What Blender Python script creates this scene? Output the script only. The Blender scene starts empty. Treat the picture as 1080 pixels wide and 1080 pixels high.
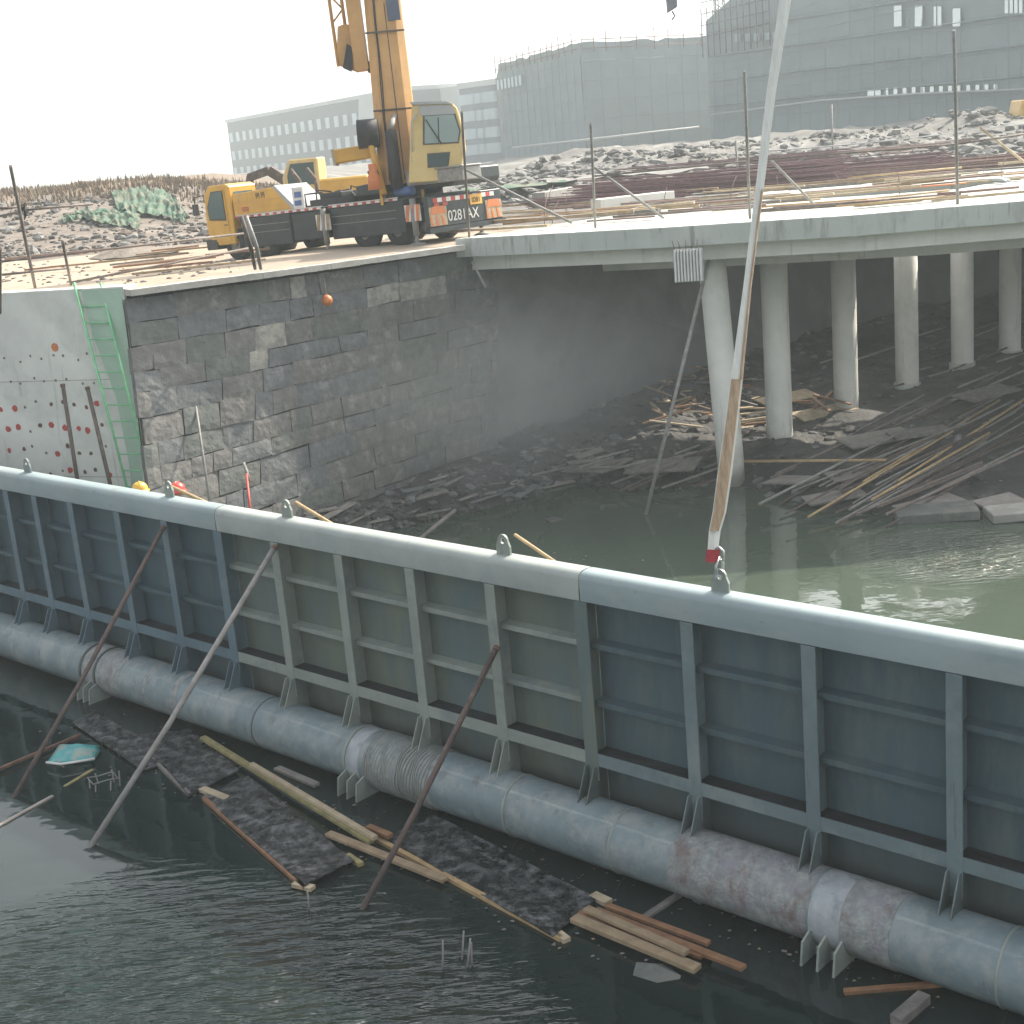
import bpy, bmesh, math, random
from mathutils import Vector, Matrix, noise
R = math.radians
rnd = random.Random(7)
S = bpy.context.scene
COL = S.collection

# ---------------------------------------------------------------- camera, sky, sun, exposure
F, PITCH, ROLL, H = 1470.0, R(14.5), R(5.0), 8.5
cam_d = bpy.data.cameras.new('camera'); cam = bpy.data.objects.new('camera', cam_d); COL.objects.link(cam)
fw = Vector((0, math.cos(PITCH), -math.sin(PITCH))); r0 = Vector((1, 0, 0)); u0 = r0.cross(fw)
rt = math.cos(ROLL)*r0 - math.sin(ROLL)*u0; up = math.sin(ROLL)*r0 + math.cos(ROLL)*u0
C0 = Vector((0, 0, H))
cam.matrix_world = Matrix(((rt.x, up.x, -fw.x, 0), (rt.y, up.y, -fw.y, 0), (rt.z, up.z, -fw.z, H), (0, 0, 0, 1)))
cam_d.sensor_width = 36; cam_d.lens = F/1080*36; cam_d.clip_start = .1; cam_d.clip_end = 6000
S.camera = cam
SUN_EL, SUN_AZ = R(42), R(49)          # azimuth from +Y towards +X
w = bpy.data.worlds.new('World'); S.world = w; w.use_nodes = True
nt = w.node_tree; bg = nt.nodes['Background']
sky = nt.nodes.new('ShaderNodeTexSky'); sky.sky_type = 'NISHITA'; sky.sun_disc = False
sky.sun_elevation = SUN_EL; sky.sun_rotation = SUN_AZ; sky.air_density = 1.2; sky.dust_density = 5; sky.ozone_density = 1
hs = nt.nodes.new('ShaderNodeHueSaturation'); hs.inputs['Saturation'].default_value = .30
nt.links.new(sky.outputs[0], hs.inputs['Color']); nt.links.new(hs.outputs[0], bg.inputs[0]); bg.inputs[1].default_value = .15
sd = bpy.data.lights.new('sun', 'SUN'); sun = bpy.data.objects.new('sun', sd); COL.objects.link(sun)
sd.energy = 3.4; sd.angle = R(.6); sd.color = (1, .91, .77)
sv = Vector((math.sin(SUN_AZ)*math.cos(SUN_EL), math.cos(SUN_AZ)*math.cos(SUN_EL), math.sin(SUN_EL)))
sun.rotation_euler = sv.to_track_quat('Z', 'Y').to_euler()
S.view_settings.view_transform = 'Standard'; S.view_settings.look = 'None'
S.view_settings.exposure = 1.1; S.view_settings.gamma = 1
S.render.engine = 'CYCLES'; S.cycles.volume_bounces = 2

# ---------------------------------------------------------------- helpers
def ray(x, y): return (fw*F + rt*(x-540) - up*(y-540)).normalized()
def PZ(x, y, z): d = ray(x, y); return C0 + d*((z-H)/d.z)      # survey point on the level z
def PY(x, y, yy): d = ray(x, y); return C0 + d*(yy/d.y)        # survey point at the distance yy
K = .92
def PK(x, y, yy): return PY(x, y, yy*K)
def V(*a): return Vector(a)

class MB:
    def __init__(s): s.v = []; s.f = []; s.m = []; s.sm = []
    def add(s, vs, fs, m=0, smooth=False):
        n = len(s.v); s.v += [Vector(p) for p in vs]
        for f in fs: s.f.append([i+n for i in f]); s.m.append(m); s.sm.append(smooth)
        return s
    def box(s, a, b, m=0):
        x0, y0, z0 = a; x1, y1, z1 = b
        return s.add([(x0,y0,z0),(x1,y0,z0),(x1,y1,z0),(x0,y1,z0),(x0,y0,z1),(x1,y0,z1),(x1,y1,z1),(x0,y1,z1)],
            [(0,3,2,1),(4,5,6,7),(0,1,5,4),(1,2,6,5),(2,3,7,6),(3,0,4,7)], m)
    def beam(s, p, q, w_, h_, upv=(0,0,1), m=0, w2=None, h2=None):
        p = Vector(p); q = Vector(q); d = (q-p).normalized(); u = Vector(upv); sd_ = d.cross(u)
        if sd_.length < 1e-4: sd_ = d.cross(V(0,1,0))
        sd_.normalize(); u = sd_.cross(d)
        w2 = w_ if w2 is None else w2; h2 = h_ if h2 is None else h2
        vs = []
        for c, a, b in ((p, w_, h_), (q, w2, h2)):
            for i, j in ((-1,-1),(1,-1),(1,1),(-1,1)): vs.append(c + sd_*(i*a/2) + u*(j*b/2))
        return s.add(vs, [(0,1,2,3),(7,6,5,4),(0,4,5,1),(1,5,6,2),(2,6,7,3),(3,7,4,0)], m)
    def tube(s, pts, r, n=10, m=0, r2=None, caps=True):
        pts = [Vector(p) for p in pts]; k = len(pts); rings = []
        prev = None
        for i, p in enumerate(pts):
            d = ((pts[min(i+1,k-1)] - pts[max(i-1,0)])).normalized()
            a = prev if prev is not None else (V(0,0,1) if abs(d.z) < .9 else V(1,0,0))
            sx = d.cross(a).normalized(); sy = sx.cross(d).normalized(); prev = sy
            rr = r if r2 is None else r + (r2-r)*i/(k-1)
            rings.append([p + sx*math.cos(2*math.pi*j/n)*rr + sy*math.sin(2*math.pi*j/n)*rr for j in range(n)])
        vs = [v for q in rings for v in q]; fs = []
        for i in range(k-1):
            for j in range(n): fs.append((i*n+j, i*n+(j+1) % n, (i+1)*n+(j+1) % n, (i+1)*n+j))
        s.add(vs, fs, m, True)
        if caps:
            b = len(s.v)-len(vs)
            s.f.append([b+j for j in range(n)][::-1]); s.m.append(m); s.sm.append(False)
            s.f.append([b+(k-1)*n+j for j in range(n)]); s.m.append(m); s.sm.append(False)
        return s
    def prism(s, poly, ext, m=0):           # poly: list of 3-D points, ext: extrusion vector
        n = len(poly); e = Vector(ext); poly = [Vector(p) for p in poly]
        fs = [tuple(range(n))[::-1], tuple(range(n, 2*n))]
        for i in range(n): fs.append((i, (i+1) % n, n+(i+1) % n, n+i))
        return s.add(poly + [p+e for p in poly], fs, m)
    def lathe(s, c, prof, n=16, m=0):       # prof: (r,z)
        c = Vector(c); vs = []
        for r_, z in prof:
            for j in range(n): vs.append(c + V(r_*math.cos(2*math.pi*j/n), r_*math.sin(2*math.pi*j/n), z))
        fs = []
        for i in range(len(prof)-1):
            for j in range(n): fs.append((i*n+j, i*n+(j+1) % n, (i+1)*n+(j+1) % n, (i+1)*n+j))
        return s.add(vs, fs, m, True)
    def rock(s, c, r_, m=0, flat=.6, rg=rnd):
        c = Vector(c); bm = bmesh.new(); bmesh.ops.create_icosphere(bm, subdivisions=1, radius=1)
        sc = [r_*rg.uniform(.6, 1.3), r_*rg.uniform(.6, 1.3), r_*flat*rg.uniform(.6, 1.3)]
        rot = Matrix.Rotation(rg.uniform(0, 6.3), 3, 'Z') @ Matrix.Rotation(rg.uniform(-.4, .4), 3, 'X')
        vs = [c + rot @ Vector([a*b for a, b in zip(v.co*rg.uniform(.7, 1.15), sc)]) for v in bm.verts]
        fs = [tuple(v.index for v in f.verts) for f in bm.faces]; bm.free()
        return s.add(vs, fs, m)
    def build(s, name, mats, parent=None, loc=None, bevel=0):
        me = bpy.data.meshes.new(name)
        off = V(0,0,0)
        if loc is not None: off = Vector(loc)
        elif parent is not None and parent.get('_w'): off = Vector(parent['_w'])
        me.from_pydata([tuple(v-off) for v in s.v], [], s.f)
        if not isinstance(mats, (list, tuple)): mats = [mats]
        for m_ in mats: me.materials.append(m_)
        me.polygons.foreach_set('material_index', s.m); me.polygons.foreach_set('use_smooth', s.sm)
        bm = bmesh.new(); bm.from_mesh(me); bmesh.ops.recalc_face_normals(bm, faces=bm.faces)
        if bevel: bmesh.ops.bevel(bm, geom=[e for e in bm.edges if len(e.link_faces) == 2 and e.calc_face_angle(0) > .6], offset=bevel, segments=1, affect='EDGES', clamp_overlap=True)
        bm.to_mesh(me); bm.free()
        o = bpy.data.objects.new(name, me); COL.objects.link(o)
        if parent is not None: o.parent = parent
        elif loc is not None: o.location = off
        if parent is not None and parent.get('_w'): o['_w'] = parent['_w']
        return o

def tag(o, label=None, cat=None, group=None, kind=None):
    if label: o['label'] = label
    if cat: o['category'] = cat
    if group: o['group'] = group
    if kind: o['kind'] = kind
    return o
def thing(name, label, cat, loc=(0,0,0), rz=0, group=None, world=True):
    o = bpy.data.objects.new(name, None); COL.objects.link(o); o.location = loc; o.rotation_euler = (0,0,rz)
    o.empty_display_size = .3
    if world: o['_w'] = list(loc)      # children are given in world coordinates
    return tag(o, label, cat, group)
def copy_tree(o, parent=None):
    c = o.copy(); COL.objects.link(c); c.parent = parent
    for ch in [x for x in COL.objects if x.parent == o]: copy_tree(ch, c)
    return c

# ---------------------------------------------------------------- materials
MATS = {}
def mk(name, c1, c2=None, scale=3, rough=.7, bump=.15, metal=0, detail=6, c3=None, s3=.7, th3=.62, spec=.5, bscale=None, stretch=None, coat=0, w3=.08, r2=None, c4=None, st4=(4,4,.35), s4=2.0, th4=.66, mud=None):
    if name in MATS: return MATS[name]
    m = bpy.data.materials.new(name); m.use_nodes = True; n = m.node_tree; L = n.links.new
    b = n.nodes['Principled BSDF']; b.inputs['Roughness'].default_value = rough; b.inputs['Metallic'].default_value = metal
    b.inputs['Specular IOR Level'].default_value = spec; b.inputs['Coat Weight'].default_value = coat
    tc = n.nodes.new('ShaderNodeTexCoord'); mp = n.nodes.new('ShaderNodeMapping'); L(tc.outputs['Object'], mp.inputs[0])
    if stretch: mp.inputs['Scale'].default_value = stretch
    c2 = c2 or tuple(x*.75 for x in c1)
    a = n.nodes.new('ShaderNodeTexNoise'); a.inputs['Scale'].default_value = scale; a.inputs['Detail'].default_value = detail; a.inputs['Roughness'].default_value = .62
    L(mp.outputs[0], a.inputs['Vector'])
    rp = n.nodes.new('ShaderNodeValToRGB'); rp.color_ramp.elements[0].position = .35; rp.color_ramp.elements[1].position = .66
    rp.color_ramp.elements[0].color = (*c2, 1); rp.color_ramp.elements[1].color = (*c1, 1); L(a.outputs['Fac'], rp.inputs[0])
    out = rp.outputs[0]
    if c3:
        d = n.nodes.new('ShaderNodeTexNoise'); d.inputs['Scale'].default_value = s3; d.inputs['Detail'].default_value = 8; d.inputs['Roughness'].default_value = .7
        L(mp.outputs[0], d.inputs['Vector'])
        r3 = n.nodes.new('ShaderNodeValToRGB'); r3.color_ramp.elements[0].position = th3-w3; r3.color_ramp.elements[1].position = th3+w3; L(d.outputs['Fac'], r3.inputs[0])
        mx = n.nodes.new('ShaderNodeMix'); mx.data_type = 'RGBA'; L(r3.outputs[0], mx.inputs['Factor']); L(out, mx.inputs['A']); mx.inputs['B'].default_value = (*c3, 1)
        out = mx.outputs['Result']
    if c4:      # runs and streaks of dirt or rust
        mp4 = n.nodes.new('ShaderNodeMapping'); mp4.inputs['Scale'].default_value = st4; L(tc.outputs['Object'], mp4.inputs[0])
        d = n.nodes.new('ShaderNodeTexNoise'); d.inputs['Scale'].default_value = s4; d.inputs['Detail'].default_value = 6; d.inputs['Roughness'].default_value = .65; L(mp4.outputs[0], d.inputs['Vector'])
        r3 = n.nodes.new('ShaderNodeValToRGB'); r3.color_ramp.elements[0].position = th4-.05; r3.color_ramp.elements[1].position = th4+.09; r3.color_ramp.elements[1].color = (.8,.8,.8,1); L(d.outputs['Fac'], r3.inputs[0])
        mx = n.nodes.new('ShaderNodeMix'); mx.data_type = 'RGBA'; L(r3.outputs[0], mx.inputs['Factor']); L(out, mx.inputs['A']); mx.inputs['B'].default_value = (*c4, 1)
        out = mx.outputs['Result']
    if mud:     # dried mud and tide mark low down
        ge = n.nodes.new('ShaderNodeNewGeometry'); sx = n.nodes.new('ShaderNodeSeparateXYZ'); L(ge.outputs['Position'], sx.inputs[0])
        d = n.nodes.new('ShaderNodeTexNoise'); d.inputs['Scale'].default_value = 2.2; d.inputs['Detail'].default_value = 7; L(ge.outputs['Position'], d.inputs['Vector'])
        ad = n.nodes.new('ShaderNodeMath'); ad.operation = 'MULTIPLY_ADD'; L(d.outputs['Fac'], ad.inputs[0]); ad.inputs[1].default_value = (mud[1]-mud[0])*1.6; L(sx.outputs['Z'], ad.inputs[2])
        mr = n.nodes.new('ShaderNodeMapRange'); L(ad.outputs[0], mr.inputs['Value']); mr.inputs['From Min'].default_value = mud[1]*1.0+(mud[1]-mud[0])*.8; mr.inputs['From Max'].default_value = mud[0]+(mud[1]-mud[0])*.8; mr.inputs['To Max'].default_value = .8
        mx = n.nodes.new('ShaderNodeMix'); mx.data_type = 'RGBA'; L(mr.outputs[0], mx.inputs['Factor']); L(out, mx.inputs['A']); mx.inputs['B'].default_value = (*mud[2], 1)
        out = mx.outputs['Result']
    L(out, b.inputs['Base Color'])
    if r2 is not None:
        mr = n.nodes.new('ShaderNodeMapRange'); mr.inputs['To Min'].default_value = rough; mr.inputs['To Max'].default_value = r2; mr.inputs['From Min'].default_value = .35; mr.inputs['From Max'].default_value = .65
        L(a.outputs['Fac'], mr.inputs['Value']); L(mr.outputs[0], b.inputs['Roughness'])
    if bump:
        e = n.nodes.new('ShaderNodeTexNoise'); e.inputs['Scale'].default_value = bscale or scale*4; e.inputs['Detail'].default_value = 8
        L(mp.outputs[0], e.inputs['Vector'])
        bp = n.nodes.new('ShaderNodeBump'); bp.inputs['Strength'].default_value = bump; bp.inputs['Distance'].default_value = .05
        L(e.outputs['Fac'], bp.inputs['Height']); L(bp.outputs[0], b.inputs['Normal'])
    MATS[name] = m; return m

M = dict(
 steel_blue = mk('gate paint blue grey', (.078,.122,.142), (.056,.092,.108), 1.3, .42, .06, 0, c3=(.11,.14,.138), s3=1.4, th3=.56, stretch=(1,1,.25), spec=.5, r2=.55, c4=(.15,.085,.055), st4=(5,5,.3), s4=2.2, th4=.69, mud=(.6,1.2,(.085,.09,.078))),
 steel_deep = mk('gate paint deep blue', (.068,.115,.138), (.05,.086,.105), 1.3, .42, .06, 0, c3=(.09,.125,.125), s3=1.4, th3=.58, stretch=(1,1,.25), r2=.55, c4=(.15,.085,.055), st4=(5,5,.3), s4=2.2, th4=.69, mud=(.6,1.2,(.085,.09,.078))),
 steel_green = mk('gate primer green grey', (.17,.195,.15), (.115,.14,.12), 1.1, .5, .06, 0, c3=(.10,.145,.155), s3=.8, th3=.56, stretch=(1,1,.3), r2=.6, c4=(.15,.085,.055), st4=(5,5,.3), s4=2.2, th4=.69, mud=(.6,1.2,(.085,.09,.078))),
 steel_light = mk('gate primer light grey', (.31,.34,.30), (.24,.27,.24), 1.6, .42, .05, 0, c3=(.18,.22,.225), s3=1.2, th3=.6, c4=(.14,.12,.10), st4=(6,6,.5), s4=2.4, th4=.67),
 flange_blue = mk('gate flange blue grey', (.18,.235,.245), (.135,.18,.19), 1.5, .42, .06, 0, c3=(.22,.26,.26), s3=1.1, th3=.58, c4=(.09,.085,.075), st4=(6,6,.5), s4=2.4, th4=.66, mud=(.6,1.2,(.085,.09,.078))),
 flange_deep = mk('gate flange deep blue', (.125,.185,.22), (.10,.15,.18), 1.5, .42, .06, 0, c3=(.17,.22,.23), s3=1.1, th3=.6, c4=(.09,.085,.075), st4=(6,6,.5), s4=2.4, th4=.66),
 beam_light = mk('gate top beam primer', (.38,.41,.38), (.30,.33,.31), 1.2, .38, .05, 0, c3=(.28,.32,.32), s3=1.0, th3=.6, c4=(.2,.18,.15), st4=(1.5,1.5,3), s4=3.5, th4=.67),
 beam_top = mk('gate top beam paint', (.30,.365,.37), (.23,.29,.30), 1.2, .38, .05, 0, c3=(.33,.36,.35), s3=1.0, th3=.58, stretch=(.5,.5,1), c4=(.17,.15,.13), st4=(1.5,1.5,3), s4=3.5, th4=.67),
 pipe = mk('galvanised pipe coating', (.21,.265,.28), (.15,.20,.215), 2.2, .45, .12, 0, c3=(.28,.30,.295), s3=2.4, th3=.56, bscale=14, c4=(.14,.125,.11), st4=(2.2,2.2,.8), s4=2.6, th4=.63, mud=(.02,.22,(.07,.065,.05))),
 pipe_rough = mk('wrapped coating band', (.36,.37,.35), (.20,.22,.225), 9, .6, .5, 0, c3=(.26,.25,.28), s3=3.2, th3=.58, bscale=26, c4=(.17,.11,.10), st4=(2,2,1), s4=1.8, th4=.58, mud=(.02,.22,(.07,.065,.05))),
 band_pale = mk('pale bare band', (.44,.46,.47), (.30,.33,.35), 5, .45, .15, c3=(.22,.24,.26), s3=4, th3=.6),
 rust = mk('rust', (.20,.105,.07), (.10,.06,.05), 8, .85, .3),
 rust_dark = mk('dark rusty steel', (.13,.09,.075), (.075,.06,.055), 7, .8, .25, 0, c3=(.22,.17,.13), s3=3),
 tube = mk('scaffold tube', (.22,.17,.14), (.13,.11,.10), 6, .7, .2, 0, c3=(.28,.26,.24), s3=2.4),
 tube_grey = mk('weathered grey tube', (.30,.29,.27), (.20,.19,.175), 6, .65, .2),
 bamboo = mk('bamboo', (.50,.36,.19), (.36,.24,.12), 5, .6, .1),
 wood = mk('timber', (.36,.27,.17), (.22,.16,.10), 4, .75, .25, stretch=(1,1,1), c3=(.22,.15,.09), s3=2.2, th3=.63),
 wood_red = mk('wet red timber', (.30,.16,.08), (.18,.09,.05), 5, .5, .25),
 wood_pale = mk('pale timber', (.50,.41,.28), (.34,.27,.18), 4, .75, .2),
 wood_grey = mk('weathered timber', (.24,.22,.20), (.13,.12,.11), 5, .8, .3),
 ply_wet = mk('wet phenolic plywood', (.016,.018,.019), (.008,.009,.010), 3, .10, 1.0, 0, c3=(.17,.17,.175), s3=5, th3=.56, w3=.10, bscale=9, r2=.5),  # pale blotches paint wet glints into the colour
 ply = mk('plywood sheet', (.30,.27,.24), (.18,.165,.155), 3, .7, .1),
 stone_a = mk('granite block warm', (.19,.184,.17), (.125,.12,.115), 4, .88, .5, c3=(.27,.26,.235), s3=2, th3=.62, bscale=9, c4=(.11,.105,.10), st4=(1,1,.25), s4=1.1, th4=.60),
 stone_b = mk('granite block cool', (.165,.17,.17), (.11,.115,.117), 4, .88, .5, c3=(.24,.24,.23), s3=2, th3=.64, bscale=9, c4=(.10,.10,.10), st4=(1,1,.25), s4=1.1, th4=.60),
 stone_c = mk('granite block green stain', (.155,.163,.15), (.10,.108,.10), 4, .88, .5, c3=(.22,.20,.165), s3=1.6, th3=.62, bscale=9, c4=(.10,.10,.095), st4=(1,1,.25), s4=1.1, th4=.60),
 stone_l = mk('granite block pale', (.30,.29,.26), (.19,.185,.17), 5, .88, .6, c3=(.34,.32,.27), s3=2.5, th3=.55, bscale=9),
 mortar = mk('mortar joint', (.07,.07,.07), (.035,.035,.035), 6, .95, .6),
 concrete = mk('new concrete', (.74,.73,.67), (.64,.635,.585), 1.2, .8, .12, c3=(.57,.57,.52), s3=.7, th3=.6, c4=(.33,.32,.28), st4=(2.6,2.6,.22), s4=2.0, th4=.64, mud=(.2,1.1,(.17,.16,.14))),
 concrete_deck = mk('deck concrete', (.52,.54,.50), (.43,.45,.42), .9, .8, .15, c3=(.30,.31,.28), s3=1.0, th3=.60, stretch=(1,1,.35), c4=(.20,.205,.19), st4=(2.6,2.6,.3), s4=2.4, th4=.62),
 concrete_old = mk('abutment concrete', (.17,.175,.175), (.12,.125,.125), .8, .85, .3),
 coping = mk('coping mortar', (.50,.47,.42), (.38,.36,.33), 3, .9, .4),
 green = mk('green paint', (.25,.62,.32), (.18,.45,.25), 6, .6, .15),
 green_stain = mk('green overspray', (.42,.56,.44), (.38,.5,.40), 3, .8, .1),
 yellow = mk('crane yellow', (.66,.38,.045), (.56,.31,.04), 2, .4, .03, c3=(.40,.24,.08), s3=1.6, th3=.68, coat=.2, c4=(.16,.11,.06), st4=(3,3,.6), s4=2.5, th4=.66),
 boom = mk('boom tan yellow', (.60,.33,.11), (.50,.27,.09), 1.2, .45, .03, c3=(.42,.26,.12), s3=1.5, th3=.64, c4=(.22,.14,.08), st4=(4,4,.25), s4=1.6, th4=.66),
 cab_paint = mk('pale yellow cab', (.66,.50,.22), (.55,.41,.17), 2, .45, .03, c4=(.2,.15,.09), st4=(3,3,.6), s4=2.5, th4=.66),
 chassis = mk('dark teal chassis', (.018,.032,.037), (.010,.017,.02), 3, .5, .1, c3=(.05,.055,.05), s3=2, th3=.64),
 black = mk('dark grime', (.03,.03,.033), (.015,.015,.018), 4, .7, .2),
 tyre = mk('tyre rubber', (.035,.035,.035), (.02,.02,.02), 8, .85, .3),
 white = mk('white paint', (.72,.72,.70), (.6,.6,.58), 4, .6, .05),
 red = mk('red paint', (.5,.06,.04), (.38,.05,.04), 4, .55, .05),
 orange = mk('orange paint', (.62,.20,.05), (.5,.15,.05), 4, .5, .1),
 blue = mk('blue paint', (.08,.16,.38), (.06,.12,.3), 4, .5, .05),
 helmet_y = mk('yellow helmet shell', (.75,.42,.06), (.66,.36,.05), 3, .3, 0),
 helmet_r = mk('red helmet shell', (.62,.07,.05), (.5,.05,.04), 3, .3, 0),
 skin = mk('skin', (.42,.26,.18), (.36,.21,.15), 4, .6, 0),
 cloth_blue = mk('navy work cloth', (.05,.07,.13), (.035,.05,.09), 9, .9, .2),
 cloth_grey = mk('grey work cloth', (.16,.16,.16), (.1,.1,.1), 9, .9, .2),
 sand = mk('sand road', (.40,.32,.235), (.30,.24,.18), .7, .95, .5, c3=(.30,.25,.2), s3=.25, th3=.6, bscale=4),
 soil = mk('rubble soil', (.19,.155,.125), (.11,.09,.075), 1.4, .95, 1, c3=(.24,.21,.18), s3=.5, th3=.56, bscale=5),
 mud = mk('wet bank mud', (.06,.057,.055), (.028,.028,.029), 2.0, .75, .9, c3=(.095,.09,.085), s3=1, th3=.6, bscale=8),
 rock_l = mk('pale rubble', (.25,.24,.225), (.15,.145,.14), 3, .9, .5),
 rock_d = mk('dark rubble', (.11,.105,.10), (.06,.057,.057), 3, .85, .5),
 grass = mk('dry grass', (.22,.165,.11), (.14,.10,.07), 3, .95, .3),
 net = mk('green dust net', (.055,.14,.085), (.035,.09,.06), 2, .9, .4, c3=(.14,.14,.10), s3=1.2, th3=.52),
 bnet = mk('scaffold netting', (.21,.255,.275), (.18,.22,.24), .25, .9, 0, c3=(.20,.24,.26), s3=.12, th3=.55),  # netting lightened and blued, part of the haze put into its colour
 bnet_seam = mk('netting seam', (.175,.215,.235), (.15,.19,.21), .5, .9, 0),
 site = mk('grey site ground', (.15,.14,.125), (.08,.075,.07), 1.1, .95, 1, c3=(.23,.225,.21), s3=.35, th3=.56, bscale=4),
 bwall = mk('far grey wall', (.06,.065,.10), (.05,.055,.085), .1, .8, 0),
 bwall2 = mk('far bluish wall', (.10,.12,.17), (.085,.10,.145), .1, .8, 0),
 bpale = mk('far pale wall', (.42,.43,.43), (.36,.37,.37), .2, .8, 0),
 rebar = mk('rebar brown', (.20,.11,.11), (.12,.07,.085), 5, .8, .2),
 rebar2 = mk('rebar weathered', (.30,.20,.17), (.2,.13,.12), 5, .8, .2),
 sling_w = mk('pale webbing', (.84,.84,.78), (.72,.72,.66), 16, .9, .3, stretch=(1,1,.1)),
 sling_o = mk('soiled tan webbing', (.56,.42,.29), (.36,.24,.15), 7, .9, .3, stretch=(3,3,.5)),
 sling_r = mk('red webbing', (.45,.05,.06), (.34,.04,.05), 9, .9, .3),
 galv = mk('galvanised steel', (.5,.51,.52), (.38,.39,.4), 7, .4, .05, metal=.8),
 turq = mk('turquoise plastic', (.10,.42,.42), (.07,.3,.31), 8, .4, .5, c3=(.4,.36,.3), s3=3, th3=.57),
 bark_l = mk('algae timber', (.34,.29,.13), (.18,.16,.07), 6, .7, .3),
)
def mglass(name, col, rough=.05, metal=0):
    m = bpy.data.materials.new(name); m.use_nodes = True; b = m.node_tree.nodes['Principled BSDF']
    b.inputs['Base Color'].default_value = (*col, 1); b.inputs['Roughness'].default_value = rough; b.inputs['Metallic'].default_value = metal
    return m
M['glass'] = mglass('window glass', (.12,.17,.17), .06, .55)
M['pane_cab'] = mglass('light cab glass', (.42,.52,.50), .08, .5)  # glass lightened, sky reflection put into its colour
M['pane'] = mglass('bright pane', (.62,.66,.68), .15, .9)
M['pane_d'] = mglass('far pane', (.30,.36,.40), .3, .5)

# ---------------------------------------------------------------- gate frame of reference
G0 = V(-9.75, 25.45, 0); gd = (V(4.6, 12.0, 0) - G0).normalized(); gn = V(gd.y, -gd.x, 0)   # gn points at the near side
def G(s, o, z): p = G0 + gd*s + gn*o; return V(p.x, p.y, z)

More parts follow.
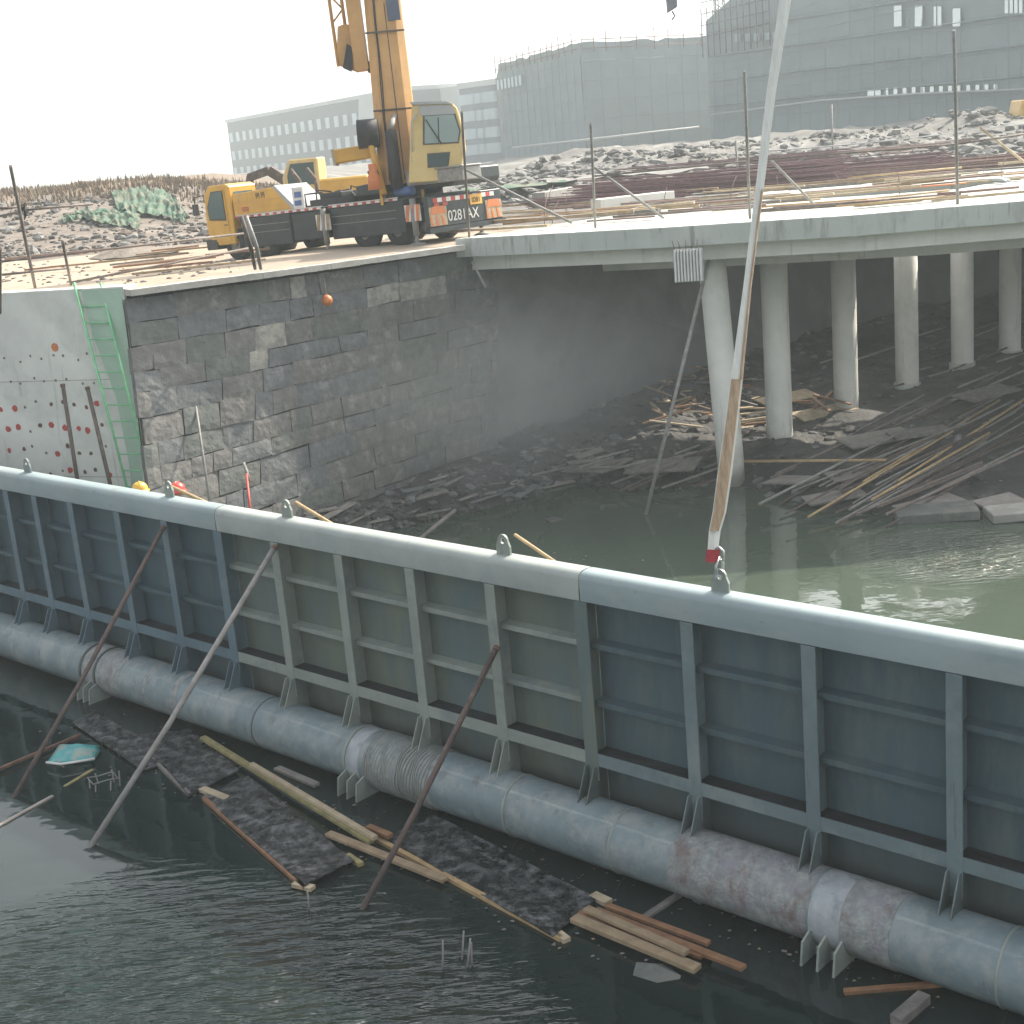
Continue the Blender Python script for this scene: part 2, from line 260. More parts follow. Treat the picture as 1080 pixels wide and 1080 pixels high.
# ---------------------------------------------------------------- water
def water_mat():
    m = bpy.data.materials.new('river water'); m.use_nodes = True; n = m.node_tree; L = n.links.new
    b = n.nodes['Principled BSDF']; N = n.nodes.new
    b.inputs['Roughness'].default_value = .045; b.inputs['IOR'].default_value = 1.55
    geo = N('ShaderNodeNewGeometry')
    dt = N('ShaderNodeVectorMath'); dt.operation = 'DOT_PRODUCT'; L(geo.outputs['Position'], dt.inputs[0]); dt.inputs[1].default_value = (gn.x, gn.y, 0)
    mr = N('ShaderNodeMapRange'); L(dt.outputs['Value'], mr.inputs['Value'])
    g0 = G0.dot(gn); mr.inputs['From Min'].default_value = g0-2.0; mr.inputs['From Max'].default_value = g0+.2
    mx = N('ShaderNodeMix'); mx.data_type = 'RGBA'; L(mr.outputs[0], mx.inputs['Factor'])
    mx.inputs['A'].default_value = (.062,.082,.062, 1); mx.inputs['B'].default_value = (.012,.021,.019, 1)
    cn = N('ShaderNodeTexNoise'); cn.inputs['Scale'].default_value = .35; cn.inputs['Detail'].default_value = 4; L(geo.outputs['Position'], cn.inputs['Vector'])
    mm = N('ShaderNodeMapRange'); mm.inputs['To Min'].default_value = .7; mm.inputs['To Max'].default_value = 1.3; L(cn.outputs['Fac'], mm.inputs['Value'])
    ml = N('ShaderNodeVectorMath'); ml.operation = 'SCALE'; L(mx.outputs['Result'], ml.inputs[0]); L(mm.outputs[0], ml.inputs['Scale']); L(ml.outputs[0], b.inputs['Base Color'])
    def mask(c, r0_, r1_):
        ds = N('ShaderNodeVectorMath'); ds.operation = 'DISTANCE'; L(geo.outputs['Position'], ds.inputs[0]); ds.inputs[1].default_value = c
        q = N('ShaderNodeMapRange'); q.interpolation_type = 'SMOOTHSTEP'; q.inputs['From Min'].default_value = r1_; q.inputs['From Max'].default_value = r0_; L(ds.outputs['Value'], q.inputs['Value']); return q.outputs[0]
    def mul(a, c):
        q = N('ShaderNodeMath'); q.operation = 'MULTIPLY'; L(a, q.inputs[0])
        if isinstance(c, float): q.inputs[1].default_value = c
        else: L(c, q.inputs[1])
        return q.outputs[0]
    def cen(a): q = N('ShaderNodeMath'); q.operation = 'SUBTRACT'; L(a, q.inputs[0]); q.inputs[1].default_value = .5; return q.outputs[0]
    def add(a, c): q = N('ShaderNodeMath'); q.operation = 'ADD'; L(a, q.inputs[0]); L(c, q.inputs[1]); return q.outputs[0]
    # travelling ripples spreading from the near side
    wv = N('ShaderNodeTexWave'); wv.wave_type = 'RINGS'; wv.rings_direction = 'Z'; wv.inputs['Scale'].default_value = 1.15
    wv.inputs['Distortion'].default_value = 9; wv.inputs['Detail'].default_value = 2; wv.inputs['Detail Scale'].default_value = .55
    mp = N('ShaderNodeMapping'); mp.inputs['Location'].default_value = (3.5, -7.0, 0); L(geo.outputs['Position'], mp.inputs[0]); L(mp.outputs[0], wv.inputs['Vector'])
    h1 = mul(mul(cen(wv.outputs['Fac']), mask((-4.4,11.4,0), 1.6, 5.2)), .022)
    n1 = N('ShaderNodeTexNoise'); n1.inputs['Scale'].default_value = 1.6; n1.inputs['Detail'].default_value = 3; mq = N('ShaderNodeMapping'); mq.inputs['Scale'].default_value = (1.2,3.7,1); mq.inputs['Rotation'].default_value = (0,0,R(-14)); L(geo.outputs['Position'], mq.inputs[0]); L(mq.outputs[0], n1.inputs['Vector'])
    h1 = add(h1, mul(mul(cen(n1.outputs['Fac']), mask((-4.4,11.4,0), 2.0, 5.4)), .20))
    # wind riffle behind the gate
    n2 = N('ShaderNodeTexNoise'); n2.inputs['Scale'].default_value = 4.5; n2.inputs['Detail'].default_value = 3
    m2 = N('ShaderNodeMapping'); m2.inputs['Scale'].default_value = (.5,2.6,1); L(geo.outputs['Position'], m2.inputs[0]); L(m2.outputs[0], n2.inputs['Vector'])
    h2 = mul(mul(cen(n2.outputs['Fac']), mask((8.6,26.6,0), .5, 2.4)), .30)
    n3 = N('ShaderNodeTexNoise'); n3.inputs['Scale'].default_value = 1.1; n3.inputs['Detail'].default_value = 3; L(geo.outputs['Position'], n3.inputs['Vector'])
    h = add(add(h1, h2), mul(n3.outputs['Fac'], .010))
    bp = N('ShaderNodeBump'); bp.inputs['Strength'].default_value = 1; bp.inputs['Distance'].default_value = 1; L(h, bp.inputs['Height']); L(bp.outputs[0], b.inputs['Normal'])
    return m
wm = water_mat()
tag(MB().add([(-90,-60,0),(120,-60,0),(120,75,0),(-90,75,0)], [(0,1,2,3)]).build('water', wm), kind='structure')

# ---------------------------------------------------------------- key lines of the banks
ROAD, DK = 6.338, 6.476
W0, W1, W2, W3 = PZ(0,312,ROAD), PZ(130,305,ROAD), PZ(300,283,ROAD), PZ(480,258,ROAD)
WL = W1 + (W0-W1).normalized()*34
AB = V(11.5*K, 52.6*K, ROAD)                      # far end of the abutment, under the deck
FE = [V(p.x,p.y,0) for p in (PZ(480,252,DK), PZ(700,240,DK), PZ(900,227,DK), PZ(1080,212,DK))] + [V(20.5,32,0), V(38,35,0)]   # deck front edge
BK = V(.66,.75,0).normalized()

# upper land, one sheet with relief, reaching the horizon; its near border is the wall line
def land_h(x, y):
    z = ROAD
    f = lambda p, s: noise.fractal(Vector((x*s, y*s, p)), 1, 2, 4)
    # embankment on the left
    wl = max(0, min(1, (-5-x)/12)); t = max(0, min(1, (y-52+ (x+20)*.1)/22)); t = t*t*(3-2*t)
    z += wl*t*(2.15 + .35*f(3, .06)) + wl*t*.3*f(5, .3)
    wr = max(0, min(1, (x+4)/10)); t2 = max(0, min(1, (y-58)/16)); fall = 1
    z += wr*t2*(1.3 + .8*f(9, .09)*fall + .35*f(11, .4))
    z -= .32*math.exp(-((x+8.5)/3.2)**2-((y-41.5)/3.2)**2)
    if y > 44: z += .12*f(1, .25)
    return z
def land():
    # rows from near border outwards
    border = [V(-260,135,0), V(-120,80,0), V(WL.x,WL.y,0)] + [WL.lerp(W1, k/12) for k in range(1,12)] + [W1, W1.lerp(W2,.33), W1.lerp(W2,.66), W2, W2.lerp(W3,.5), W3] + [W3.lerp(AB, k/6) for k in range(1,7)] \
        + [V(13,50.8,0), V(17,53,0), V(22,54.5,0), V(30,55,0), V(42,55,0), V(60,55,0), V(74,55,0)]
    # resample the border so that no span is longer than 1.5 m in the visible part
    bs = []
    for a, b in zip(border[:-1], border[1:]):
        a = V(a.x,a.y,0); b = V(b.x,b.y,0); n = max(1, min(40, int((b-a).length/1.2)))
        bs += [a.lerp(b, k/n) for k in range(n)]
    bs.append(V(border[-1].x, border[-1].y, 0))
    dist = [0]; s_ = .8
    while dist[-1] < 900:
        dist.append(dist[-1]+s_); s_ *= (1.02 if dist[-1] < 60 else 1.25)
    me = MB(); n = len(bs)
    for d in dist:
        for p in bs:
            q = V(p.x*(1+d/60) if d > 0 else p.x, p.y+d, 0)
            q.x = p.x*(1+min(d,400)/90)
            me.v.append(V(q.x, q.y, ROAD if d == 0 else land_h(q.x, q.y)))
    for i in range(len(dist)-1):
        for j in range(n-1):
            me.f.append([i*n+j, i*n+j+1, (i+1)*n+j+1, (i+1)*n+j]); me.sm.append(True)
            a = me.v[i*n+j]; k = 0
            if a.y > 46 + rnd.uniform(-1.5,1.5) - a.x*.02 or a.x > 2: k = 1
            if a.z > ROAD+1.6 and a.x < -5: k = 2 if a.z > ROAD+1.9 or rnd.random() < .3 else 1
            if a.x > -3 and a.y > 40: k = 3
            if a.y > 100: k = 3
            me.m.append(k)
    tag(me.build('ground', [M['sand'], M['soil'], M['grass'], M['site']]), kind='structure')
land()

# river bed bank under the bridge: mud and rubble rising out of the water
WLN = [PZ(250,625,0), PZ(345,575,0), PZ(450,545,0), PZ(540,525,0), PZ(600,503,0), PZ(640,512,0), PZ(700,514,0), PZ(760,508,0), PZ(800,524,0), PZ(860,545,0), PZ(940,552,0), PZ(1000,545,0), PZ(1080,555,0), V(16,28.5,0), V(30,28,0), V(60,30,0)]
BACK = [V(-9,34.5,0), V(-6,36,0), V(-2,39.5,0), V(.5,42,0), V(2.5,44.2,0), V(4,46,0), V(6,48.2,0), V(8,50.6,0), V(11,53.5,0), V(15,57,0), V(20,59,0), V(25,60,0), V(30,60.5,0), V(36,60.5,0), V(45,60.5,0), V(60,60.5,0)]
BACK = [V(p.x*K, p.y*K, 0) for p in BACK]
def bank_z(t, x, y):
    n_ = noise.fractal(Vector((x*.5, y*.5, 2)), 1, 2, 5)
    return -.18 + .75*min(1, t*5) + 1.5*max(0, t-.2)*(.25+.75*max(0,min(1,(x-1)/6))) + .26*n_*min(1, t*6)
def bank_pt(u, t):
    k = min(len(WLN)-2, int(u)); f = u-k
    a = WLN[k].lerp(WLN[k+1], f); b = BACK[k].lerp(BACK[k+1], f); p = a.lerp(b, t)
    jag = .35*noise.noise(Vector((p.x*.8, p.y*.8, 4)))
    p = p + V(0, -.6+jag, 0)*(1-t)
    return V(p.x, p.y, bank_z(t, p.x, p.y))
def bank():
    me = MB(); nu, nv = 150, 60; top = len(WLN)-1
    for i in range(nu+1):
        for j in range(nv+1): me.v.append(bank_pt(i/nu*top*.99999, j/nv))
    for i in range(nu):
        for j in range(nv):
            a = i*(nv+1)+j; me.f.append([a, a+nv+1, a+nv+2, a+1]); me.m.append(0); me.sm.append(True)
    tag(me.build('riverbank', M['mud']), kind='structure')
bank()

# rubble on the bank: uncountable broken stones and boards
def rubble(name, pts, mats):
    me = MB(); rg = random.Random(3)
    for (p, r_) in pts: me.rock(p, r_, rg.randrange(len(mats)), .55, rg)
    return tag(me.build(name, mats), kind='stuff')
rg = random.Random(21); pts = []
for i in range(1500):
    u = rg.uniform(0, 12.5); t = rg.random()**1.6
    if u < 4.5 and rg.random() < .5: t *= .4
    pts.append((bank_pt(u, t), rg.uniform(.05, .2)))
for i in range(500):
    u = rg.uniform(.6, 4.6); t = rg.uniform(.0, .35); pts.append((bank_pt(u, t)+V(0,0,.02), rg.uniform(.05,.16)))
o = rubble('bank_rubble', pts, [M['rock_d'], M['rock_d'], M['mud'], M['rock_l'] if 0 else M['stone_b']])
o['label'] = 'broken dark stones strewn along the muddy bank below the bridge'; o['category'] = 'rubble'

# ---------------------------------------------------------------- stone wall (coursed blocks, its foot pushed out towards the river)
WB = [None, None, PZ(385,548,.1), PZ(480,510,.1), PZ(560,480,.1)]
_d = WB[2]-WB[3]; WB[1] = WB[2] + _d*1.0; WB[0] = min((WB[2]+_d*(1.0+k*.02) for k in range(200)), key=lambda p: abs((p-C0).dot(rt)/(p-C0).dot(fw)*F+540-171))
WT = [W1, W1.lerp(W2,.8), W2.lerp(W3,.2), W3, W3+(W3-W2).normalized()*2.6]
def wall_pt(u, t):                      # u along 0..4, t 0 top .. 1 foot
    k = min(3, int(u)); f = u-k
    a = WT[k].lerp(WT[k+1], f); b = WB[k].lerp(WB[k+1], f)
    return a.lerp(b, t)
ULEN = 3.55
def stone_wall():
    t = thing('stone_wall', 'tall grey wall of coursed stone blocks beside the river', 'wall', W1)
    core = MB(); blk = MB(); rg = random.Random(5); nrm = V(.64,-.77,.15).normalized()
    N_ = 40
    for i in range(N_+1):
        u = i/N_*ULEN
        for j in (0, 1): core.v.append(wall_pt(u, .02+j*1.02) - nrm*.10)
    for i in range(N_): core.f.append([2*i, 2*i+2, 2*i+3, 2*i+1]); core.m.append(0); core.sm.append(False)
    core.build('mortar_bed', M['mortar'], t)
    y = .035; row = 0
    while y < 1.02:
        h = rg.uniform(.062, .09) ; u = -rg.uniform(0, .2)
        while u < ULEN:
            L_ = rg.uniform(.2, .52) if row else rg.uniform(.2,.4)
            if u < 1: L_ *= .8
            u0_, u1_ = max(0, u), min(ULEN, u+L_)
            if u1_-u0_ > .03:
                g = rg.choice([-.001,-.001,.0006,.0015,.0025,.004]); gt = rg.choice([-.001,.0004,.001,.002])
                out = rg.uniform(-.012, .02); tilt = rg.uniform(-.012,.012); tl2 = rg.uniform(-.015,.015)
                nx = max(2, int((u1_-u0_)*22)); ny = 4
                vs = []; seed = rg.uniform(0,100); wv_ = rg.uniform(-.004,.004)
                for jj in range(ny+1):
                    for ii in range(nx+1):
                        a, b = ii/nx, jj/ny
                        uu = u0_+g+(u1_-u0_-2*g)*a + .002*math.sin(b*3+seed); tt = y+gt+(h-2*gt)*b + wv_*math.sin(a*3+seed)*(0 if row == 0 and jj == 0 else 1)
                        edge = min(a, 1-a, b*.6, (1-b)*.6)*2
                        p = wall_pt(uu, tt); q = out + tilt*(a-.5) + tl2*(b-.5) + .014*min(1, edge*6) + .014*noise.noise(p*2.5+V(seed,0,0)) + .008*noise.noise(p*9)
                        vs.append(p + nrm*q)
                n0 = len(vs); rim = [ii for ii in range(nx+1)] + [jj*(nx+1)+nx for jj in range(1, ny+1)] + [ny*(nx+1)+ii for ii in range(nx-1, -1, -1)] + [jj*(nx+1) for jj in range(ny-1, 0, -1)]
                fs = [(jj*(nx+1)+ii, jj*(nx+1)+ii+1, (jj+1)*(nx+1)+ii+1, (jj+1)*(nx+1)+ii) for jj in range(ny) for ii in range(nx)]
                for r_ in rim: vs.append(vs[r_] - nrm*.16)
                m_ = len(rim); fs += [(rim[k], n0+k, n0+(k+1) % m_, rim[(k+1) % m_]) for k in range(m_)]
                blk.add(vs, fs, rg.choice([0,0,1,1,2]) if not (.9 < u < 2.7 and y < .34-(u-.9)*.03 and rg.random() < .45) else 3)  # paler blocks near the top paint a sunlit patch into the wall
            u += L_
        y += h; row += 1
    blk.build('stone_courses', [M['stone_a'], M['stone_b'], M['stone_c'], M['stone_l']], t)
    e0, e1 = wall_pt(0,.02), wall_pt(0,1.04); MB().add([e0, e1, V(W1.x-.4,W1.y+.3,-.2), V(W1.x-.3,W1.y+.3,ROAD-.1)], [(0,1,2,3)]).build('wall_return', M['concrete'], t)
    cp = MB()
    for i in range(30):
        a, b = wall_pt(i/30*3.0, 0), wall_pt((i+1)/30*3.0, 0)
        a = a + V(0,0,-.07) ; b = b + V(0,0,-.07)
        cp.beam(a - V(-.2,.24,0)*.5 , b - V(-.2,.24,0)*.5, .5, .12 + .02*rg.random())
    cp.build('coping', M['coping'], t)
stone_wall()
# abutment under the bridge
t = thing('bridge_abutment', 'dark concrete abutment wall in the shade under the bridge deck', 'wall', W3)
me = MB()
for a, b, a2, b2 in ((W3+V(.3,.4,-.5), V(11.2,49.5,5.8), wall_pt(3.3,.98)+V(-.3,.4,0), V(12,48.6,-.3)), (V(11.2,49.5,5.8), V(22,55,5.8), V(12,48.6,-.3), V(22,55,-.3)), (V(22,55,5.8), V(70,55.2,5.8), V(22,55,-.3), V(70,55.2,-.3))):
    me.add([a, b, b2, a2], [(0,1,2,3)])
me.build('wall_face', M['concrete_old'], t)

# ---------------------------------------------------------------- concrete wall on the left
wdir = (W1-WL).normalized(); wn = V(wdir.y, -wdir.x, 0)
def CW(s, z, o=0): p = W1 - wdir*s + wn*o; return V(p.x, p.y, z)      # s metres left of the corner
t = thing('concrete_wall', 'pale new concrete wall with rust dots and a green stained strip', 'wall', W1)
me = MB(); 
me.prism([CW(0,-.5), CW(34,-.5), CW(34,ROAD+.06), CW(0,ROAD+.06)], wn*-.5)
me.build('wall_face', M['concrete'], t, bevel=.01)
me = MB()
for s_ in (5.1, 10.5): me.prism([CW(s_,0,.004), CW(s_+.02,0,.004), CW(s_+.02,ROAD-.05,.004), CW(s_,ROAD-.05,.004)], wn*-.003)
for z_ in (2.2, 4.4): me.prism([CW(.45,z_,.005), CW(12,z_,.005), CW(12,z_+.009,.005), CW(.45,z_+.009,.005)], wn*-.003)
me.build('formwork_joint', M['concrete_old'], t)
me = MB(); poly = [CW(.02,0,.012), CW(.72,0,.012), CW(.55,2.5,.012), CW(.62,4,.012), CW(.95,5.3,.012), CW(1.1,ROAD+.03,.012), CW(.02,ROAD+.03,.012)]
me.prism(poly, wn*-.006); me.build('green_strip', M['green_stain'], t)
rg = random.Random(2)
for i in range(120):
    col = i % 14; rw = i // 14
    s_ = 1.15 + col*.33 + rg.uniform(-.07,.07); z_ = 4.9 - rw*.52 + rg.uniform(-.1,.1)
    r_ = rg.choice([.035,.05,.06,.075]) if rw > 1 else .03
    pts_ = [CW(s_ + math.cos(a)*r_*rg.uniform(.8,1.2), z_ + math.sin(a)*r_*rg.uniform(.8,1.2), .008) for a in [k*.785 for k in range(8)]]
    MB().prism(pts_, wn*-.004).build('tie_hole', M['red'] if r_ > .055 and rg.random() < .7 else (M['rust'] if r_ > .04 else M['tube']), t)
pts_ = [CW(2.05 + math.cos(a)*.1, 5.15 + math.sin(a)*.1, .008) for a in [k*.785 for k in range(8)]]
MB().prism(pts_, wn*-.004).build('rust_stain', M['orange'], t)

# green ladder leaning on it
lt = PZ(80,302,6.2)*1.08
la, lb = CW(.96,ROAD+.32,.1), CW(.33,ROAD+.32,.1)
pa = V(*PK(140,530,lt.y-1.9)); 
t = thing('steel_ladder', 'green painted steel ladder leaning on the pale concrete wall', 'ladder', CW(.6,.3,1.2))
ba, bb = CW(.30,.6,1.15), CW(-.30,.6,1.15)
la, lb = PK(78,298,33.35), PK(106,298,33.15); ba, bb = PK(146,560,31.9), PK(171,560,31.7)
MB().tube([la, ba], .03, 8).build('rail', M['green'], t); MB().tube([lb, bb], .03, 8).build('rail', M['green'], t)
for k in range(15):
    f = .03 + k*.066; MB().tube([la.lerp(ba, f), lb.lerp(bb, f)], .018, 6).build('rung', M['green'], t)
t2 = thing('formwork_pole', 'brown steel pole standing upright in front of the concrete wall, left one of a pair', 'pole', PK(84,525,31.5))
MB().tube([PK(66,405,32.6), PK(86,535,31.6)], .045, 8).build('shaft', M['rust_dark'], t2)
MB().tube([PK(66,405,32.6), PK(66.3,408,32.58)], .055, 8).build('end_ring', M['rust'], t2)
t2 = thing('formwork_pole', 'brown steel pole before the concrete wall, the one nearer the green ladder', 'pole', PK(122,530,31.5))
MB().tube([PK(92,408,32.4), PK(122,535,31.5)], .045, 8).build('shaft', M['rust_dark'], t2)
MB().tube([PK(92,408,32.4), PK(92.7,411,32.38)], .055, 8).build('end_ring', M['rust'], t2)
def pole(name, label, a, b, r_, mat, cat='pole', group=None, mid=None, r2=None):
    p = [a, b] if mid is None else [a, mid, b]
    o = MB().tube(p, r_, 8, r2=r2).build(name, mat, loc=b); return tag(o, label, cat, group)
pole('steel_rod', 'thin pale rod leaning upright against the stone wall', PK(199,378,33.6), PK(223,540,30.8), .028, M['tube_grey'])
pole('steel_rod', 'short grey rod standing at the stone wall foot above the gate', PK(257,488,31.6), PK(264,508,31.3), .03, M['tube_grey'])
pole('survey_rod', 'short red and white rod sticking up behind the steel gate', PY(260,500,25.0), PY(265,548,24.3), .022, M['red'])
gp = lambda x, y, o_=-.4: None
pole('bamboo_pole', 'light bamboo pole behind the gate beside the red helmet', PY(178,512,23.0), PY(222,532,22.3), .03, M['bamboo'])
pole('bamboo_pole', 'orange bamboo pole poking above the gate in front of the stone wall', PY(312,530,21.4), PY(362,560,20.6), .03, M['bamboo'])
pole('bamboo_pole', 'bamboo pole with a dark end poking above the gate over open water', PY(543,564,17.6), PY(590,596,16.9), .024, M['bamboo'])

# red float hanging on the wall
t = thing('red_buoy', 'small orange red ball hung high on the stone wall', 'buoy', PK(345,317,35.2))
c = PK(345,317,35.25)
MB().lathe(c, [(.001,-.13),(.07,-.11),(.12,-.05),(.13,.02),(.10,.09),(.04,.13),(.001,.14)], 14).build('ball', M['orange'], t)
MB().tube([c+V(0,0,.13), c+V(-.03,.2,.5)], .012, 6).build('cord', M['tube_grey'], t)

# ---------------------------------------------------------------- steel flap gate
def gate():
    t = thing('flap_gate', 'long blue grey steel flap gate with ribs and a round pipe at its foot', 'water gate', G(10,0,0))
    LEFT, SEAM1, SEAM2, RIGHT = -12.5, 7.2, 14.33, 27.0
    secs = [(LEFT, SEAM1, 'steel_deep', 'flange_deep'), (SEAM1, SEAM2, 'steel_green', 'steel_light'), (SEAM2, RIGHT, 'steel_blue', 'flange_blue')]  # plates darker than flanges: recess shade put into the paint colours
    for i, (a, b, mp_, mf) in enumerate(secs):
        a2, b2 = a+.012, b-.012
        MB().prism([G(a2,-.30,.5), G(b2,-.30,.5), G(b2,-.30,3.45), G(a2,-.30,3.45)], gn*.03).build('skin_plate', M[mp_], t)
        # rounded top box
        prof = [(0,3.30),(0,3.555),(-.015,3.60),(-.05,3.635),(-.10,3.65),(-.18,3.655),(-.27,3.645),(-.34,3.59),(-.36,3.50),(-.36,3.30)]
        me = MB(); n = len(prof)
        me.add([G(a2,o_,z) for o_, z in prof] + [G(b2,o_,z) for o_, z in prof], [tuple(range(n)), tuple(range(2*n-1, n-1, -1))] + [(k, (k+1) % n, n+(k+1) % n, n+k) for k in range(n)])
        o = me.build('top_beam', M['beam_top' if i != 1 else 'beam_light'], t)  # sunlight on the top beam is put into its lighter colour
        for p_ in o.data.polygons: p_.use_smooth = len(p_.vertices) == 4 and p_.area > 0
        o.data.set_sharp_from_angle(angle=R(35))
        # lower girder: flange flush with the ribs, web behind it
        me = MB().prism([G(a2,-.02,1.20), G(b2,-.02,1.20), G(b2,-.02,1.36), G(a2,-.02,1.36)], gn*.018)
        me.build('girder_flange', M[mf], t)
        MB().prism([G(a2,-.27,1.325), G(b2,-.27,1.325), G(b2,-.025,1.325), G(a2,-.025,1.325)], V(0,0,.015)).build('girder_web', M['black'], t)  # web coloured near black, drawing a dark band above the flange
        rb = [-12.4,-11.1,-9.9,-8.7,-7.5,-6.3,-5.1,-3.9,-2.7,-1.5,-.3,.77,1.78,2.98,4.43,5.79,7.2] if i == 0 else ([8.57,9.98,11.41,12.86,14.33] if i == 1 else [15.85,17.38,18.97,20.6,22.2,23.8,25.4])
        allr = sorted([-12.5,-12.4,-11.1,-9.9,-8.7,-7.5,-6.3,-5.1,-3.9,-2.7,-1.5,-.3,.77,1.78,2.98,4.43,5.79,7.2,8.57,9.98,11.41,12.86,14.33,15.85,17.38,18.97,20.6,22.2,23.8,25.4,27.0])
        for s_ in rb:
            wd = .17 if s_ not in (7.2, 14.33) else .2
            me = MB()
            me.prism([G(s_-wd/2,-.015,.9 if wd < .18 else 1.0), G(s_+wd/2,-.015,.9 if wd < .18 else 1.0), G(s_+wd/2,-.015,3.287), G(s_-wd/2,-.015,3.287)], gn*.02)     # flange
            me.prism([G(s_-.01,-.27,.62), G(s_+.01,-.27,.62), G(s_+.01,-.27,3.285), G(s_-.01,-.27,3.285)], gn*.255)   # web
            me.prism([G(s_-.075,.0,.70), G(s_-.075,.29,.70), G(s_-.075,.06,1.19), G(s_-.075,.0,1.19)], gd*.018)
            me.prism([G(s_+.057,.0,.70), G(s_+.057,.29,.70), G(s_+.057,.06,1.19), G(s_+.057,.0,1.19)], gd*.018)
            fl = mf if not (i == 1 and s_ == 14.33) else 'steel_green'
            me.build('rib', M[fl], t, bevel=.004)
        for z_ in (2.0, 2.74):
            for q, (r_a, r_b) in enumerate(zip(allr[:-1], allr[1:])):
                if r_a < a - .01 or r_b > b + .01: continue
                me = MB().prism([G(r_a+.02,-.27,z_), G(r_b-.02,-.27,z_), G(r_b-.02,-.13,z_-.015), G(r_a+.02,-.13,z_-.015)], V(0,0,.014))
                me.prism([G(r_a+.02,-.13,z_-.07), G(r_b-.02,-.13,z_-.07), G(r_b-.02,-.13,z_+.0), G(r_a+.02,-.13,z_+.0)], gn*.01)
                me.build('stiffener', M[mf if i == 1 else mp_], t)
    # pipe shaft with bands
    PO, PZc, PR = .12, .40, .40
    me = MB(); n = 40; secs_ = [-7, 3.35, 3.9, 10.25, 10.75, 17.6, 18.1, 27]
    def ring(a, b, rr, name, mat, bev=.02):
        m_ = MB(); xs = [a, a, b, b]; rs = [rr-bev, rr, rr, rr-bev]; xs = [a, a+bev, b-bev, b]
        vs = []
        for x_, r_ in zip(xs, rs):
            for k in range(n): an = 2*math.pi*k/n; vs.append(G(x_, PO+r_*math.cos(an), PZc+r_*math.sin(an)))
        fs = [(i_*n+k, i_*n+(k+1) % n, (i_+1)*n+(k+1) % n, (i_+1)*n+k) for i_ in range(3) for k in range(n)]
        m_.add(vs, fs, 0, True); m_.f.append(list(range(n))); m_.m.append(0); m_.sm.append(False); m_.f.append(list(range(3*n, 4*n))); m_.m.append(0); m_.sm.append(False)
        return m_.build(name, mat, t)
    ring(-12.5, 27, PR, 'shaft_pipe', M['pipe'])
    for a, b, mt, rr in ((3.30,3.36,'steel_blue',.425),(3.36,3.75,'pipe_rough',.408),(3.75,3.80,'steel_blue',.425),(3.8,4.5,'pipe_rough',.407),
                     (10.18,10.24,'steel_light',.42),(10.24,10.5,'band_pale',.408),(10.6,11.25,'pipe_rough',.412),(11.25,11.9,'pipe_rough',.405),
                     (15.75,17.55,'pipe_rough',.407),(17.58,17.95,'band_pale',.408),(17.95,18.5,'pipe_rough',.411),(13.2,13.24,'steel_light',.411),(5.2,5.3,'pipe_rough',.404),(6.0,6.15,'pipe_rough',.404),(8.1,8.13,'steel_blue',.408),(14.9,14.93,'steel_light',.408),(19.6,19.63,'steel_light',.408)):
        ring(a, b, rr, 'pipe_band', M[mt], .006)
    # wrap ridges
    me = MB()
    rg = random.Random(4)
    for k in range(26):
        x_ = 10.62 + k*.048; pts_ = [G(x_ + .02*math.sin(an*3+k), PO+.416*math.cos(an), PZc+.416*math.sin(an)) for an in [R(-60+q*15) for q in range(16)]]
        me.tube(pts_, .008, 5)
    me.build('coating_ridges', M['steel_light'], t)
    # pipe supports: gusset brackets under the pipe
    for s_ in (3.62, 10.42, 17.78):
        me = MB()
        for q in (-.19, 0, .19):
            me.prism([G(s_+q,PO-.1,-.35), G(s_+q,PO+.66,-.35), G(s_+q,PO+.56,.26), G(s_+q,PO+.37,.34), G(s_+q,PO+.1,.05), G(s_+q,PO-.1,.02)], gd*.025)
        me.prism([G(s_-.19,PO+.3,-.35), G(s_+.19,PO+.3,-.35), G(s_+.19,PO+.3,.1), G(s_-.19,PO+.3,.1)], gn*.02)
        me.build('pipe_bracket', M['steel_light'], t)
    for s_ in (1.41, 5.81, 8.75, 13.0, 16.21, 21.5):
        me = MB(); c_ = G(s_, -.18, 3.78)
        hole, outer = [], []
        for k in range(16):
            an = R(k*22.5); ux = math.cos(an); uz = math.sin(an)
            hole.append((ux*.035, .045+uz*.035))
            ox, oz = (ux*.085, .045+uz*.085) if uz >= -.01 else (ux/max(abs(ux), abs(uz))*.115, -.16 if abs(uz) > .5 else -.02)
            outer.append((ox, oz))
        vs = []
        for d_ in (-.015, .015):
            for a_, b_ in hole+outer: vs.append(c_ + gd*a_ + V(0,0,b_) + gn*d_)
        fs = []
        for k in range(16):
            k2 = (k+1) % 16
            fs += [(k, k2, 16+k2, 16+k), (32+k, 48+k, 48+k2, 32+k2), (16+k, 16+k2, 48+k2, 48+k), (k2, k, 32+k, 32+k2)]
        me.add(vs, fs); me.build('lifting_lug', M['steel_light'], t)
    return t
gate()
# a concrete sill under the pipe is under water; the gate rests on it
tag(MB().prism([G(-12.5,-.4,-1.2), G(27,-.4,-1.2), G(27,-.4,-.3), G(-12.5,-.4,-.3)], gn*1.2).build('gate_sill', M['concrete_old'], loc=G(10,0,-1.2)), 'submerged concrete sill carrying the flap gate brackets', 'sill')

